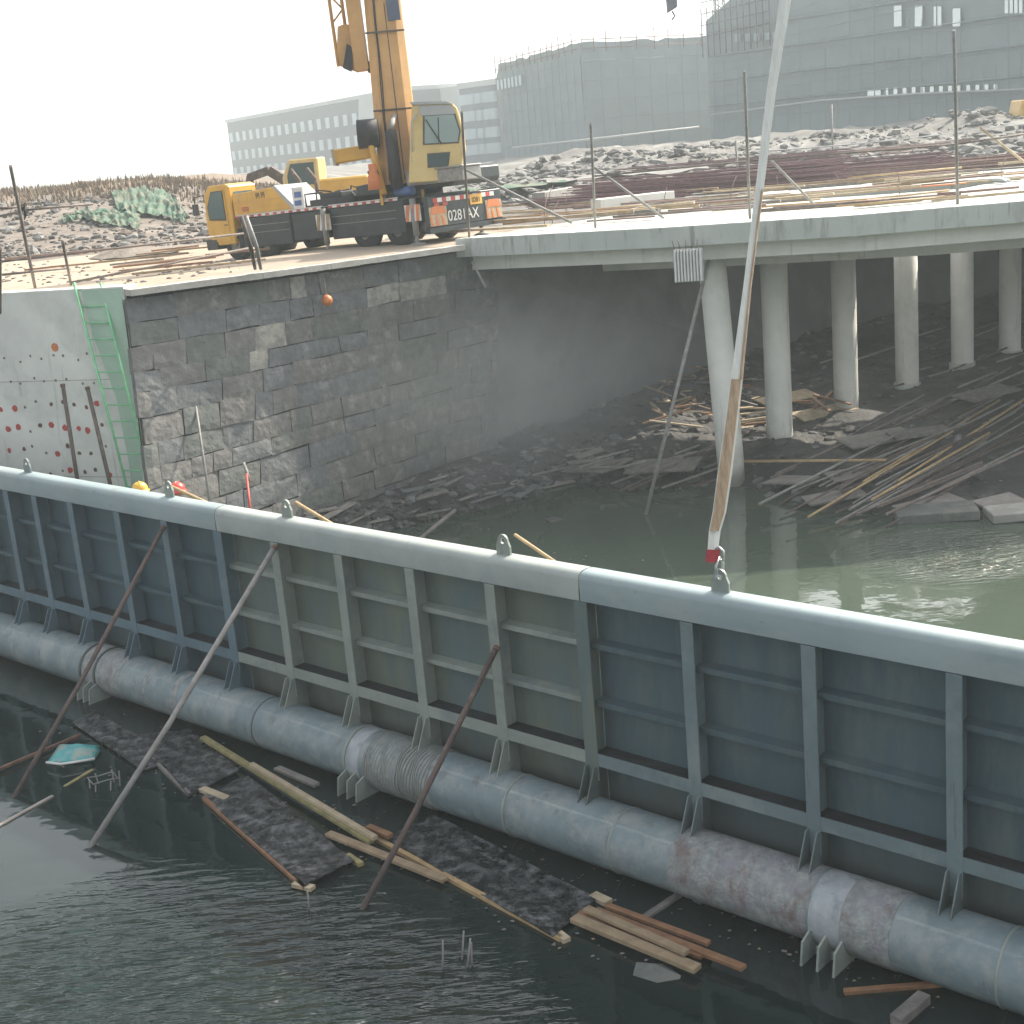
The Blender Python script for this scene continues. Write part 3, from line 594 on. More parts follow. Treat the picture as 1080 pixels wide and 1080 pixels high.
# props leaning on the gate from the near side
for lab, pb, s_, z_, mat, r_ in (('rusty pole propped against the gate, leftmost of the three long props', (14,840), 5.83, 3.18, 'rust_dark', .038),
                         ('grey pole propped against the gate, middle one of the three long props', (94,893), 8.64, 3.22, 'tube_grey', .042),
                         ('brown pole propped against the gate just right of the pipe bracket', (381,958), 12.93, 2.45, 'rust_dark', .038)):
    p = PZ(*pb, 0); q = G(s_, .06, z_); t = thing('prop_pole', lab, 'pole', p, group='long poles propping the gate')
    p2 = p + (p-q).normalized()*.9
    MB().tube([p2, p2.lerp(q,.5)+V(.02,0,-.05), q], r_, 10).build('shaft', M[mat], t)
    MB().tube([q, q + (q-p).normalized()*.05], r_*1.15, 10).build('end_cap', M['rust'], t)

# ---------------------------------------------------------------- workers behind the gate on a small scaffold platform
def person(px, py, s_off, helm, cloth, label, turn):
    # head centre from the photograph, standing on the platform
    base = px; head = base + V(0,0,1.62)
    t = thing('person', label, 'person', base, group='workers behind the gate')
    me = bpy.data.meshes.new('body'); vs = []; es = []; rs = []
    def nd(p, r_, par=None):
        vs.append(Vector(p)); rs.append(r_)
        if par is not None: es.append((par, len(vs)-1))
        return len(vs)-1
    rot = Matrix.Rotation(turn, 3, 'Z')
    def q(x, y, z): return rot @ V(x, y, z)
    pel = nd(q(0,0,.92), .15); ch = nd(q(0,.02,1.2), .155, pel); up_ = nd(q(0,.02,1.38), .13, ch); nk = nd(q(0,0,1.47), .055, up_); hd = nd(q(0,-.02,1.56), .085, nk); nd(q(0,-.02,1.66), .085, hd)
    for sx in (-1, 1):
        sh = nd(q(.18*sx,.02,1.37), .062, up_); el = nd(q(.23*sx,-.08,1.12), .045, sh); wr = nd(q(.15*sx,-.3,1.06), .032, el); hn = nd(q(.14*sx,-.37,1.06), .034, wr)
        for kf in range(4): f1 = nd(q(.14*sx+(kf-1.5)*.02,-.42,1.06-.005*kf), .009, hn); nd(q(.14*sx+(kf-1.5)*.02,-.455+.004*kf,1.04), .008, f1)
        nd(q(.14*sx-.035*sx,-.40,1.07), .010, hn)
        hp = nd(q(.09*sx,0,.84), .095, pel); kn = nd(q(.10*sx,-.03,.48), .062, hp); an = nd(q(.10*sx,.02,.09), .045, kn); nd(q(.10*sx,-.14,.04), .038, an)
    me.from_pydata([tuple(v) for v in vs], es, []); o = bpy.data.objects.new('body', me); COL.objects.link(o); o.parent = t
    m_ = o.modifiers.new('s', 'SKIN'); 
    for v, r_ in zip(me.skin_vertices[0].data, rs): v.radius = (r_, r_)
    me.skin_vertices[0].data[0].use_root = True
    o.modifiers.new('u', 'SUBSURF').levels = 1; o.modifiers['u'].render_levels = 1; o.modifiers['s'].use_smooth_shade = True
    me.materials.append(cloth)
    hc = q(0,-.02,1.62)
    f = MB(); f.lathe(base+hc, [(.001,-.115),(.05,-.105),(.07,-.06),(.083,0),(.085,.05),(.06,.1),(.001,.12)], 14).build('face', M['skin'], t)
    for sx in (-1, 1): MB().rock(base+q(.03*sx,-.10,1.63), .012, 0, 1).build('eye', M['black'], t)
    MB().rock(base+q(0,-.115,1.60), .017, 0, 1).build('nose', M['skin'], t)
    h_ = MB().lathe(base+hc+V(0,0,.04), [(.165,-.005),(.168,.01),(.140,.02),(.138,.06),(.118,.11),(.075,.15),(.03,.165),(.001,.168)], 18)
    ho = h_.build('helmet', helm, t)
    r2_ = MB().tube([base+hc+q(0,-.13,.09), base+hc+q(0,-.08,.185), base+hc+q(0,0,.213), base+hc+q(0,.08,.185), base+hc+q(0,.13,.09)], .014, 6).build('ridge', helm, ho)
    return t
def stand(px, py, yy, **k):
    c_ = PY(px, py, yy); return c_ + V(0,0,-1.74), c_
b1, c1 = stand(147,513,23.6); b2, c2 = stand(187,512,23.3)
person(b1, None, 0, M['helmet_y'], M['cloth_grey'], 'person in a yellow helmet, head just above the gate by the green ladder', .4)
person(b2, None, 0, M['helmet_r'], M['cloth_blue'], 'person in a red helmet behind the gate beside the lifting lug', -.5)
t = thing('work_platform', 'timber plank platform on tube legs behind the gate under the workers', 'platform', V((b1.x+b2.x)/2, (b1.y+b2.y)/2, 0))
zz = min(b1.z, b2.z); cc = (b1+b2)/2; L1 = gd
for k in range(3):
    p = cc - gn*(.25*k-.2); p.z = zz-.03; MB().beam(p-L1*1.4, p+L1*1.4, .22, .045).build('plank', M['wood'], t)
for sx in (-1.2, 1.2):
    for sy in (-.3, .2):
        p = cc + L1*sx + gn*sy; MB().tube([V(p.x,p.y,-.8), V(p.x,p.y,zz-.05)], .024, 8).build('leg', M['tube'], t)
for o_ in COL.objects:
    if o_.get('category') == 'person': o_.location.z = zz if abs(o_.location.z-zz) > .0 else o_.location.z

# ---------------------------------------------------------------- bridge
def bridge():
    t = thing('bridge', 'pale concrete bridge deck under construction on round piers', 'bridge', V(5.5,33,0))
    def strip(off, z0, z1, d0, d1, name, mat, holes=False):
        me = MB()
        pts_ = [p.copy() for p in FE]
        for a, b in zip(pts_[:-1], pts_[1:]):
            a0 = a + BK*d0; b0 = b + BK*d0; a1 = a + BK*d1; b1_ = b + BK*d1
            vs = [V(a0.x,a0.y,z0), V(b0.x,b0.y,z0), V(b1_.x,b1_.y,z0), V(a1.x,a1.y,z0), V(a0.x,a0.y,z1), V(b0.x,b0.y,z1), V(b1_.x,b1_.y,z1), V(a1.x,a1.y,z1)]
            me.add(vs, [(0,3,2,1),(4,5,6,7),(0,1,5,4),(2,3,7,6)])
        vs0 = None
        return me.build(name, mat, t)
    strip(0, 6.02, DK, 0, .9, 'edge_beam', M['concrete_deck'])
    strip(0, 5.64, 6.02-.002, .55, 2.2, 'side_girder', M['concrete'])
    strip(0, 5.8, DK-.02, .9, 5.4, 'deck_slab', M['concrete_deck'])
    # slab behind the light slot: left part, right part, rear part
    def quad(u0_, u1_, d0, d1, z0=5.8, z1=DK-.02, name='deck_slab', mat=M['concrete_deck']):
        def fe(u): k = min(len(FE)-2, int(u)); return FE[k].lerp(FE[k+1], u-k)
        me = MB(); n = 8
        for i in range(n):
            a = fe(u0_+(u1_-u0_)*i/n); b = fe(u0_+(u1_-u0_)*(i+1)/n)
            vs = []
            for z in (z0, z1):
                for p, d in ((a,d0),(b,d0),(b,d1),(a,d1)): q = p+BK*d; vs.append(V(q.x,q.y,z))
            me.add(vs, [(0,3,2,1),(4,5,6,7),(0,1,5,4),(1,2,6,5),(2,3,7,6),(3,0,4,7)])
        me.build(name, mat, t)
    quad(0, 5, 5.402, 9.0); quad(0, .5, 9.002, 12.5); quad(1.7, 5, 9.002, 12.5); quad(0, 5, 12.502, 31)
    quad(.3, 5, 3.5, 4.5, 5.2, 5.798, 'cross_girder', M['concrete']); quad(.3, 5, 15, 16, 5.2, 5.798, 'cross_girder', M['concrete'])
    for i, (px, py, z_, r_) in enumerate(((771,498,.3,.33),(823,472,.4,.34),(893,440,.6,.33),(957,410,.8,.33),(1015,388,1,.33),(1065,375,1,.33))):
        b = PZ(px, py, z_); tp = V(b.x, b.y, 5.79)
        if i == 0: tp = V(b.x-.22, b.y+.1, 5.79)
        me = MB().tube([V(b.x,b.y,-.4), V(b.x,b.y,z_+.3), tp], r_, 28)
        pr = me.build('pier', M['concrete'], t)
        if i: MB().tube([b+V(0,0,-.25), b+V(0,0,.18)], .38, 24).build('collar', M['concrete_deck'], pr)
bridge()
# ribbed white box below the deck edge
fe_dir = (FE[1]-FE[0]).normalized(); fn = V(fe_dir.y, -fe_dir.x, 0)
c = PZ(724,252,5.75); c = FE[1].lerp(FE[2], .12) + fn*.12; tb = thing('ribbed_panel', 'white ribbed metal panel hanging below the deck edge at the first pier', 'panel', V(c.x,c.y,5.0))
a = PK(709,252,35.0); b = PK(739,249,34.85); a.z = b.z = 6.0; 
me = MB().prism([a, b, b+V(0,0,-.75), a+V(0,0,-.75)], V(.05,.1,0)*.8); me.build('back_sheet', M['bpale'], tb)
me = MB()
for k in range(9):
    p = a.lerp(b, (k+.5)/9); me.beam(p+V(0,-.04,-.02), p+V(0,-.04,-.73), .035, .05, fn)
me.build('ribs', M['white'], tb)
for k in range(5):
    p = a.lerp(b, (k+.3)/5); MB().tube([p+V(0,0,.0), p+V(rnd.uniform(-.04,.04),.05,.2)], .012, 6).build('hook_bar', M['rust_dark'], tb)

# leaning pole beneath the deck, its foot in the water
pole('leaning_pole', 'long grey pole leaning from the deck edge into the water near the first pier', PZ(751,250,6.1)+V(0,-.3,0), PZ(681,543,0), .045, M['tube_grey'])
pole('steel_strut', 'short bent rod hanging on the wall end under the deck corner', PK(498,276,38.3), PK(512,303,37.9), .035, M['tube_grey'])

# ---------------------------------------------------------------- mobile crane (local axes: +x to the rear, +y away from the river, z up)
CA = PK(458, 248, 39.6); CA.z = ROAD+.02
CRZ = R(-38)
def crane():
    t = thing('mobile_crane', 'yellow truck crane with a raised boom on a dark carrier beside the stone wall', 'crane', CA, CRZ, world=False)
    t.rotation_euler = (0, R(-2.0), CRZ); t.scale = (K,K,K)
    P = lambda n, mb, mat, par=None, bev=0: mb.build(n, mat, par or t, bevel=bev)
    ch, yl = M['chassis'], M['yellow']
    fr = MB().box((-9.0,.35,.62),(-.2,2.4,1.05)); fr.box((-7.2,.9,1.05),(-.3,1.9,1.22)); P('chassis_frame', fr, ch)
    # side lockers and skirts
    me = MB().box((-7.75,.02,.36),(-5.6,.5,1.26)); me.box((-5.55,.05,.42),(-4.15,.5,1.24)); P('side_locker', me, ch, bev=.02)
    me = MB().box((-3.9,.02,.36),(-1.0,.5,1.27)); P('side_locker', me, ch, bev=.02)
    for x0, x1 in ((-7.85,-5.65),(-3.85,-1.3)):
        for z_ in (.78, 1.0): P('locker_rail', MB().box((x0,.0,z_),(x1,.018,z_+.02)), M['tube_grey'])
    P('deck_plate', MB().box((-7.95,.0,1.27),(-4.1,2.75,1.33)).box((-3.95,.0,1.275),(-.75,2.75,1.335)), ch)
    for x0, x1 in ((-7.95,-4.15),(-3.9,-1.15)):
        n = int((x1-x0)/.17)
        a = MB(); b = MB()
        for k in range(n):
            (a if k % 2 else b).box((x0+k*.17,-.012,1.275),(x0+(k+1)*.17,-.001,1.335))
        a.box((x0,-.012,1.345),(x1,-.001,1.365)); P('marking_tape', a, M['white']); P('marking_tape', b, M['red'])
    # wheels
    for x in (-8.3,-6.9,-2.75,-1.45):
        for y0 in (.12, 2.1):
            w_ = MB(); n = 28; prof = [(.24,0),(.44,.02),(.50,.08),(.50,.30),(.44,.36),(.24,.38)]
            vs = []
            for r_, yy in prof:
                for k in range(n): an = 2*math.pi*k/n; vs.append((x+r_*math.cos(an), y0+yy, .50+r_*math.sin(an)))
            w_.add(vs, [(i*n+k, i*n+(k+1) % n, (i+1)*n+(k+1) % n, (i+1)*n+k) for i in range(5) for k in range(n)], 0, True)
            wh = P('wheel', w_, M['tyre'])
            rm = MB().tube([(x,y0+.05,.5),(x,y0+.33,.5)], .25, 20); rm.tube([(x,y0+.0,.5),(x,y0+.05,.5)], .1, 12); P('rim', rm, M['tube_grey'], wh)
    # low driver's cab
    cb = MB().prism([(-9.35,.03,.5),(-8.15,.03,.5),(-8.1,.03,1.3),(-8.1,.03,2.28),(-8.3,.03,2.36),(-9.05,.03,2.36),(-9.28,.03,2.1),(-9.38,.03,1.2)], (0,1.15,0)); cab = P('driver_cab', cb, yl, bev=.03)
    P('door', MB().prism([(-9.2,.005,.62),(-8.32,.005,.62),(-8.32,.005,2.2),(-8.95,.005,2.2),(-9.2,.005,1.7)], (0,.02,0)), yl, cab)
    P('side_window', MB().prism([(-9.13,-.01,1.35),(-8.42,-.01,1.3),(-8.42,-.01,2.13),(-8.9,-.01,2.13),(-9.13,-.01,1.7)], (0,.014,0)), M['glass'], cab)
    P('window_seal', MB().prism([(-9.17,-.004,1.3),(-8.38,-.004,1.25),(-8.38,-.004,2.17),(-8.92,-.004,2.17),(-9.17,-.004,1.72)], (0,.008,0)), M['black'], cab)
    P('door_handle', MB().box((-8.5,-.02,1.1),(-8.36,.0,1.13)), M['black'], cab)
    P('windshield', MB().prism([(-9.40,.12,1.3),(-9.32,.12,2.05),(-9.32,1.08,2.05),(-9.40,1.08,1.3)], (-.012,0,0)), M['glass'], cab)
    P('rear_window', MB().box((-8.095,.2,1.55),(-8.085,1.0,2.1)), M['glass'], cab)
    mi = MB().tube([(-9.3,.03,2.1),(-9.5,-.2,2.05),(-9.5,-.2,1.75)], .02, 6); mi.box((-9.53,-.3,1.5),(-9.47,-.1,1.85)); P('mirror', mi, M['black'], cab)
    P('bumper', MB().box((-9.5,.0,.38),(-8.95,2.75,.72)), ch, bev=.03)
    for y0 in (.2, 2.25): P('headlight', MB().box((-9.53,y0,.5),(-9.5,y0+.3,.64)), M['glass'])
    # engine cowl behind the cab (sloping rear edge)
    ec = MB().prism([(-8.05,.06,1.34),(-5.45,.06,1.34),(-5.45,.06,1.46),(-6.15,.06,2.08),(-8.05,.06,2.02)], (0,1.35,0)); cow = P('engine_cowl', ec, yl, bev=.03)
    P('cowl_edge', MB().prism([(-5.44,.04,1.36),(-5.30,.04,1.42),(-6.08,.04,2.12),(-6.18,.04,2.09)], (0,1.38,0)), M['bpale'], cow)
    P('cowl_groove', MB().box((-7.95,.045,1.72),(-5.95,.058,1.74)).box((-7.95,.045,1.55),(-5.7,.058,1.56)), M['boom'], cow)
    # painted marks on the cowl: two strokes-built glyphs and a red emblem
    g = MB()
    for ox in (-6.95,-6.72):
        for (a, b, c_, d) in ((0,.0,.02,.17),(.06,.05,.08,.17),(.12,.0,.14,.17),(-.01,.09,.16,.105),(.02,.14,.13,.155)): g.box((ox+a,.047,1.80+b),(ox+c_,.059,1.80+d))
    P('painted_marks', g, M['rust_dark'], cow)
    P('emblem', MB().box((-7.65,.047,1.46),(-7.35,.059,1.49)).box((-7.65,.047,1.51),(-7.35,.059,1.54)).box((-7.65,.047,1.56),(-7.35,.059,1.59)), M['red'], cow)
    P('sign_plate', MB().box((-5.35,.02,1.36),(-4.9,.06,1.98)), M['white'])
    P('sign_mark', MB().box((-5.28,.005,1.45),(-5.0,.018,1.6)).box((-5.25,.005,1.68),(-4.97,.018,1.85)), M['blue'])
    for y0 in (1.5, 2.2): P('exhaust_pipe', MB().tube([(-6.4,y0,1.3),(-6.45,y0,2.2),(-6.75,y0,2.55)], .06, 8), M['rust_dark'])
    ho = MB()
    for k in range(5): ho.tube([(-5.2+.25*k,.4+.2*k,1.35),(-5.3+.3*k,.5+.2*k,1.75+.1*math.sin(k*2)),(-4.8+.25*k,.7+.15*k,1.75),(-4.4+.3*k,.9,1.4)], .03, 6)
    P('hose_bundle', ho, M['black'])
    P('spare_parts_bed', MB().box((-5.0,.35,1.34),(-3.2,2.6,1.56)).box((-4.8,.6,1.56),(-3.9,2.3,1.72)), M['black'], bev=.02)
    # outriggers: front, near the middle and at the rear
    for i, x in enumerate((-4.05,-.55)):
        ob = MB().box((x-.22,-.12,.62),(x+.22,2.87,1.02)); ot = P('outrigger_box', ob, ch, bev=.015)
        for y0, sgn in ((-.12,-1),(2.87,1)):
            jk = MB().tube([(x,y0-.02*sgn,1.28),(x,y0-.02*sgn,.25)], .09, 12); jk.tube([(x,y0-.02*sgn,.28),(x,y0-.02*sgn,.0)], .06, 12); jk.lathe((x,y0-.02*sgn,-.02), [(.001,0),(.24,0),(.24,.05),(.08,.1),(.001,.1)], 16)
            P('outrigger_jack', jk, M['tube_grey'], ot)
        # chevron boards on the near end
        bd = MB().box((x-.28,-.16,.66),(x+.28,-.125,1.12)); P('chevron_board', bd, M['white'], ot)
        st = MB()
        for k in range(3): st.prism([(x-.28+k*.2,-.172,.66),(x-.17+k*.2,-.172,.66),(x-.04+k*.18-.03,-.172,1.12),(x-.17+k*.18-.03,-.172,1.12)], (0,.01,0))
        P('chevron_stripes', st, M['orange'] if i else M['wood'], ot)
    # rear plate with boards, plate and painted number
    P('rear_panel', MB().box((-.18,-.12,.42),(.0,3.25,1.28)), ch, bev=.02)
    P('rear_bumper', MB().box((-.1,-.2,.28),(.06,3.3,.42)), ch)
    for y0 in (-.1, 2.45):
        P('chevron_board', MB().box((.0,y0,.46),(.022,y0+.75,.98)), M['wood_pale'])
        st = MB()
        for k in range(3): st.prism([(.025,y0+.02+k*.25,.46),(.025,y0+.14+k*.25,.46),(.025,y0+.05+k*.25,.74),(.025,y0-.03+k*.25 if k else y0,.74)], (.008,0,0))
        st.prism([(.025,y0+.02,.78),(.025,y0+.73,.78),(.025,y0+.6,1.0),(.025,y0+.12,1.0)], (.01,0,0))
        P('chevron_stripes', st, M['orange'])
    tp = MB(); tq = MB()
    for k in range(14):
        (tp if k % 2 else tq).box((.005,.1+k*.2,1.10),(.018,.3+k*.2,1.22))
    P('reflective_tape', tp, M['white']); P('reflective_tape', tq, M['red'])
    for y0 in (.12,.5,2.0): P('tail_lamp', MB().box((.0,y0,1.0),(.03,y0+.22,1.08)), M['red'])
    pl = P('number_plate', MB().box((.03,1.72,.92),(.045,2.28,1.2)), M['helmet_y'])
    def text(s_, size, x, y, z, mat, par=t):
        cu = bpy.data.curves.new('lettering', 'FONT'); cu.body = s_; cu.size = size; cu.extrude = .004; cu.align_x = 'CENTER'
        o = bpy.data.objects.new('lettering', cu); COL.objects.link(o)
        dg = bpy.context.evaluated_depsgraph_get(); me = bpy.data.meshes.new_from_object(o.evaluated_get(dg)); COL.objects.unlink(o); bpy.data.objects.remove(o)
        o = bpy.data.objects.new('lettering', me); COL.objects.link(o); o.parent = par; me.materials.append(mat)
        o.matrix_local = Matrix(((0,0,1,x),(1,0,0,y),(0,1,0,z),(0,0,0,1)))
        return o
    text('0281AX', .42, .012, 1.40, .55, M['white'])
    text('0281', .2, .05, 2.0, .98, M['black'], pl)
    # superstructure
    P('turntable', MB().tube([(-1.7,1.5,1.2),(-1.7,1.5,1.5)], .75, 28), M['chassis'])
    up_ = MB().prism([(-3.2,.5,1.5),(.45,.5,1.5),(.55,.5,1.62),(.55,.5,1.95),(-.2,.5,2.0),(-3.2,.5,1.8)], (0,2.1,0)); P('slewing_platform', up_, M['chassis'], bev=.03)
    P('side_tray', MB().box((-.9,.15,1.62),(1.15,1.0,1.98)).box((-.9,.1,1.98),(1.2,1.0,2.03)), M['tube_grey'], bev=.04)
    P('tool_roll', MB().tube([(-1.4,.22,1.5),(-.75,.22,1.5)], .13, 12), M['blue'])
    return t, P
CT, CP = crane()
cw = Matrix.Translation(CA) @ Matrix.Rotation(CRZ, 4, 'Z') @ Matrix.Rotation(R(-2.0), 4, 'Y') @ Matrix.Scale(K, 4)
ci = cw.inverted()
def CL(px, py, yy): return ci @ PK(px, py, yy)     # survey point in the crane's own axes
def crane_upper():
    yl, bm_ = M['yellow'], M['boom']
    right = V(1,0,0); rl = (ci.to_3x3() @ V(1,0,0)).normalized(); bl = (ci.to_3x3() @ V(0,1,0)).normalized(); ul = V(0,0,1)
    # boom: leaning a little away over the back, telescoping sections
    foot = CL(424,197,41.2); a = foot; d = (rl*.012 + bl*.20 + ul*.98).normalized()
    def sec(p0, p1, w_, dp, name, mat, par=CT, w2=None):
        w2 = w2 or w_; vs = []
        for c_, ww, dd in ((p0, w_, dp), (p1, w2, dp*(w2/w_))):
            for i_, j_ in ((-.5,-.32),(-.5,.32),(-.32,.5),(.32,.5),(.5,.32),(.5,-.32),(.32,-.5),(-.32,-.5)): vs.append(c_ + rl*i_*ww + bl*j_*dd)
        fs = [tuple(range(8))[::-1], tuple(range(8,16))] + [(k, (k+1) % 8, 8+(k+1) % 8, 8+k) for k in range(8)]
        return MB().add(vs, fs).build(name, mat, par)
    b = sec(foot+d*.1, foot+d*8.5, 1.20, 1.0, 'boom', bm_, w2=.92)
    MB().prism([foot+d*.2+rl*.12-bl*.52, foot+d*5.2+rl*.04-bl*.44, foot+d*5.2+rl*.06-bl*.44, foot+d*.2+rl*.15-bl*.52], bl*.08).build('boom_seam', M['rust_dark'], b)
    sec(foot+d*8.5, foot+d*17, .78, .7, 'boom_section', bm_); sec(foot+d*17, foot+d*26, .64, .56, 'boom_section', bm_); sec(foot+d*26, foot+d*34, .5, .44, 'boom_section', bm_)
    hd = MB().beam(foot+d*33.8, foot+d*35, .7, .6, bl); hd.tube([foot+d*34.9-rl*.3, foot+d*34.9+rl*.3], .35, 20); hd.build('boom_head', bm_, CT)
    MB().beam(foot+d*4.7+rl*.30-bl*.46, foot+d*9+rl*.26-bl*.42, .36, .05, bl).build('boom_plate', M['bwall2'], b)
    for k, (o1, o2) in enumerate(((-.30,-.22),(-.26,-.19))):
        MB().tube([foot+d*(.2+q*.9)+rl*(o1+(o2-o1)*q/8+.012*math.sin(q*2+k))-bl*(.53-.008*q) for q in range(9)], .016, 5).build('hydraulic_hose', M['black'], b)
    for q in (2.2, 4.4, 6.6): MB().beam(foot+d*q-rl*.56-bl*.50, foot+d*q+rl*.56-bl*.50, .05, .03, bl).build('wear_band', M['rust_dark'], b)
    # boom foot brackets and lift cylinder
    for s_ in (-.62, .55):
        me = MB().prism([foot+rl*s_+ul*-.45+bl*-.7, foot+rl*s_+ul*-.45+bl*.6, foot+rl*s_+ul*.55+bl*.35, foot+rl*s_+ul*.75-bl*.1, foot+rl*s_+ul*.3-bl*.6], rl*.08)
        me.build('boom_bracket', yl, CT, bevel=.01)
    fl = CL(398,205,40.6); top = foot+d*3.4-bl*.3-rl*.35
    MB().tube([CL(405,205,40.4), CL(384,128,40.6)+bl*.2], .10, 10).build('boom_strut', yl, CT)
    MB().tube([CL(419,198,40.4), CL(412,138,40.5)], .17, 14).build('lift_cylinder', M['black'], CT)
    MB().tube([CL(412,138,40.5), foot+d*2.0-bl*.5], .08, 12).build('cylinder_rod', M['tube_grey'], CT)
    # rear winch block, counterweight arm
    q = CL(378,163,41.0); me = MB().beam(CL(353,166,41.2), CL(394,159,41.2), .9, .38); me.build('counterweight_arm', yl, CT, bevel=.03)
    me = MB().beam(CL(352,166.5,41.2), CL(355,166,41.2), .95, .44); me.build('arm_end_plate', M['wood_pale'], CT)
    MB().tube([CL(388,141,40.8)-rl*.28, CL(388,141,40.8)+rl*.3], .40, 18).build('winch_drum', M['black'], CT)
    MB().beam(CL(378,150,40.9), CL(398,148,40.9), .6, .2).build('winch_frame', M['chassis'], CT)
    MB().lathe(CL(396,200,40.2), [(.001,0),(.20,0),(.19,.35),(.12,.45),(.12,.7),(.001,.72)], 14).build('orange_cylinder', M['orange'], CT)
    MB().beam(CL(392,190,40.8), CL(402,186,40.8), .8, .5).build('engine_box', M['chassis'], CT)
    # operator's cab
    def Q(px, py, dd=0): return CL(px, py, 39.6) + bl*dd
    face = [Q(431,193), Q(483,189), Q(491,158), Q(489,138), Q(482,113), Q(476,108), Q(443,108), Q(434,112)]
    cb = MB().prism(face, bl*1.5).build('operator_cab', M['cab_paint'], CT, bevel=.03)
    MB().prism([Q(441,111.5,-.02), Q(476,110.5,-.02), Q(480,120,-.02), Q(444,122,-.02)], bl*.015).build('roof_visor', M['bpale'], cb)
    fr = [Q(446,153,-.012), Q(484,151,-.012), Q(486,138,-.012), Q(480,119,-.012), Q(446,121,-.012)]
    MB().prism(fr, bl*.01).build('window_seal', M['rust_dark'], cb)
    fr = [Q(448,151.5,-.024), Q(482.5,149.5,-.024), Q(484.4,138,-.024), Q(478.6,120.8,-.024), Q(448,122.6,-.024)]
    MB().prism(fr, bl*.01).build('upper_window', M['pane_cab'], cb)
    fr = [Q(451,177,-.012), Q(473,175.5,-.012), Q(475,160,-.012), Q(450.5,162,-.012)]
    MB().prism(fr, bl*.01).build('window_seal', M['rust_dark'], cb)
    fr = [Q(452,176,-.024), Q(472,174.5,-.024), Q(473.6,161.2,-.024), Q(451.8,163.2,-.024)]
    MB().prism(fr, bl*.01).build('lower_window', M['glass'], cb)
    me = MB().tube([Q(449,126,-.05), Q(458,140,-.05), Q(466,152,-.05)], .018, 6); me.tube([Q(462,124,-.05), Q(463,150,-.05)], .012, 6); me.build('wiper', M['black'], cb)
    MB().tube([Q(435,160,-.05), Q(434,128,-.05), Q(440,120,-.05)], .022, 6).build('grab_rail', M['bpale'], cb)
    MB().prism([Q(432,107.5,-.05), Q(470,107,-.05), Q(478,109.5,-.05), Q(434,110.5,-.05)], bl*1.6).build('cab_roof', M['bpale'], cb)
    # stowed lattice jib beside the boom
    j0 = CL(364,75,42.0); dj = (rl*-.015+bl*.1+ul).normalized()
    jb = thing_child = MB()
    W_ = .78
    jb.beam(CL(383,74,42)+rl*-.02, CL(383,74,42)+dj*7, .40, .5, bl)
    jo = jb.build('stowed_jib', bm_, CT)
    la = MB(); c0 = CL(357,70,42); c1 = CL(370,70,42)
    la.tube([c0, c0+dj*7], .05, 8); la.tube([c1, c1+dj*7], .05, 8)
    for k in range(7):
        la.tube([c0+dj*(1.2+k*.8), c1+dj*(1.6+k*.8)], .03, 6); la.tube([c1+dj*(1.6+k*.8), c0+dj*(2.0+k*.8)], .03, 6)
    la.build('jib_lattice', bm_, jo)
    MB().prism([CL(355,68,42), CL(362,71,42), CL(366,66,42), CL(371,74,42), CL(377,76,42), CL(374,28,42), CL(364,25,42), CL(356,28,42)], bl*.3).build('jib_foot_plate', bm_, jo)
    MB().prism([CL(362,72,41.95), CL(371,76,41.95), CL(372,50,41.95), CL(366,46,41.95)], bl*-.1).build('jib_sheave', M['black'], jo)
    MB().beam(CL(388,71,42), CL(400,70,42), .3, .3).build('jib_hinge', M['rust_dark'], jo)
crane_upper()

# ---------------------------------------------------------------- excavator behind the crane
def excavator():
    B = PZ(345, 225, ROAD); B = PK(345, 214, 56.0); B.z = ROAD
    t = thing('excavator', 'yellow excavator parked behind the truck crane', 'excavator', B, R(-10), world=False)
    P = lambda n, mb, mat, par=None, bev=0: mb.build(n, mat, par or t, bevel=bev)
    for y0 in (-1.1, .6): P('track', MB().prism([(-1.7,y0,.1),(-1.4,y0,0),(1.4,y0,0),(1.7,y0,.1),(1.8,y0,.4),(1.5,y0,.7),(-1.5,y0,.7),(-1.8,y0,.4)], (0,.5,0)), M['tyre'])
    P('house', MB().box((-1.2,-1.1,.85),(1.9,1.1,1.75)), M['yellow'], bev=.06)
    cb = P('cab', MB().prism([(-1.2,-1.12,.9),(.15,-1.12,.9),(.15,-1.12,2.5),(-.9,-1.12,2.5),(-1.2,-1.12,1.9)], (0,1.0,0)), M['cab_paint'], bev=.04)
    P('side_window', MB().prism([(-1.0,-1.14,1.6),(.0,-1.14,1.6),(.0,-1.14,2.35),(-.85,-1.14,2.35),(-1.0,-1.14,1.95)], (0,.015,0)), M['glass'], cb)
    P('boom', MB().beam((-1.0,.3,1.4),(-2.1,.3,2.2),.3,.34).beam((-2.1,.3,2.2),(-2.9,.3,2.0),.24,.28), M['rust_dark'])
    P('stick', MB().beam((-2.85,.3,2.05),(-3.1,.3,1.0),.2,.22), M['rust_dark'])
    P('bucket', MB().prism([(-3.4,-.1,.2),(-2.7,-.1,.3),(-2.8,-.1,.95),(-3.2,-.1,1.0)], (0,.8,0)), M['black'])
excavator()

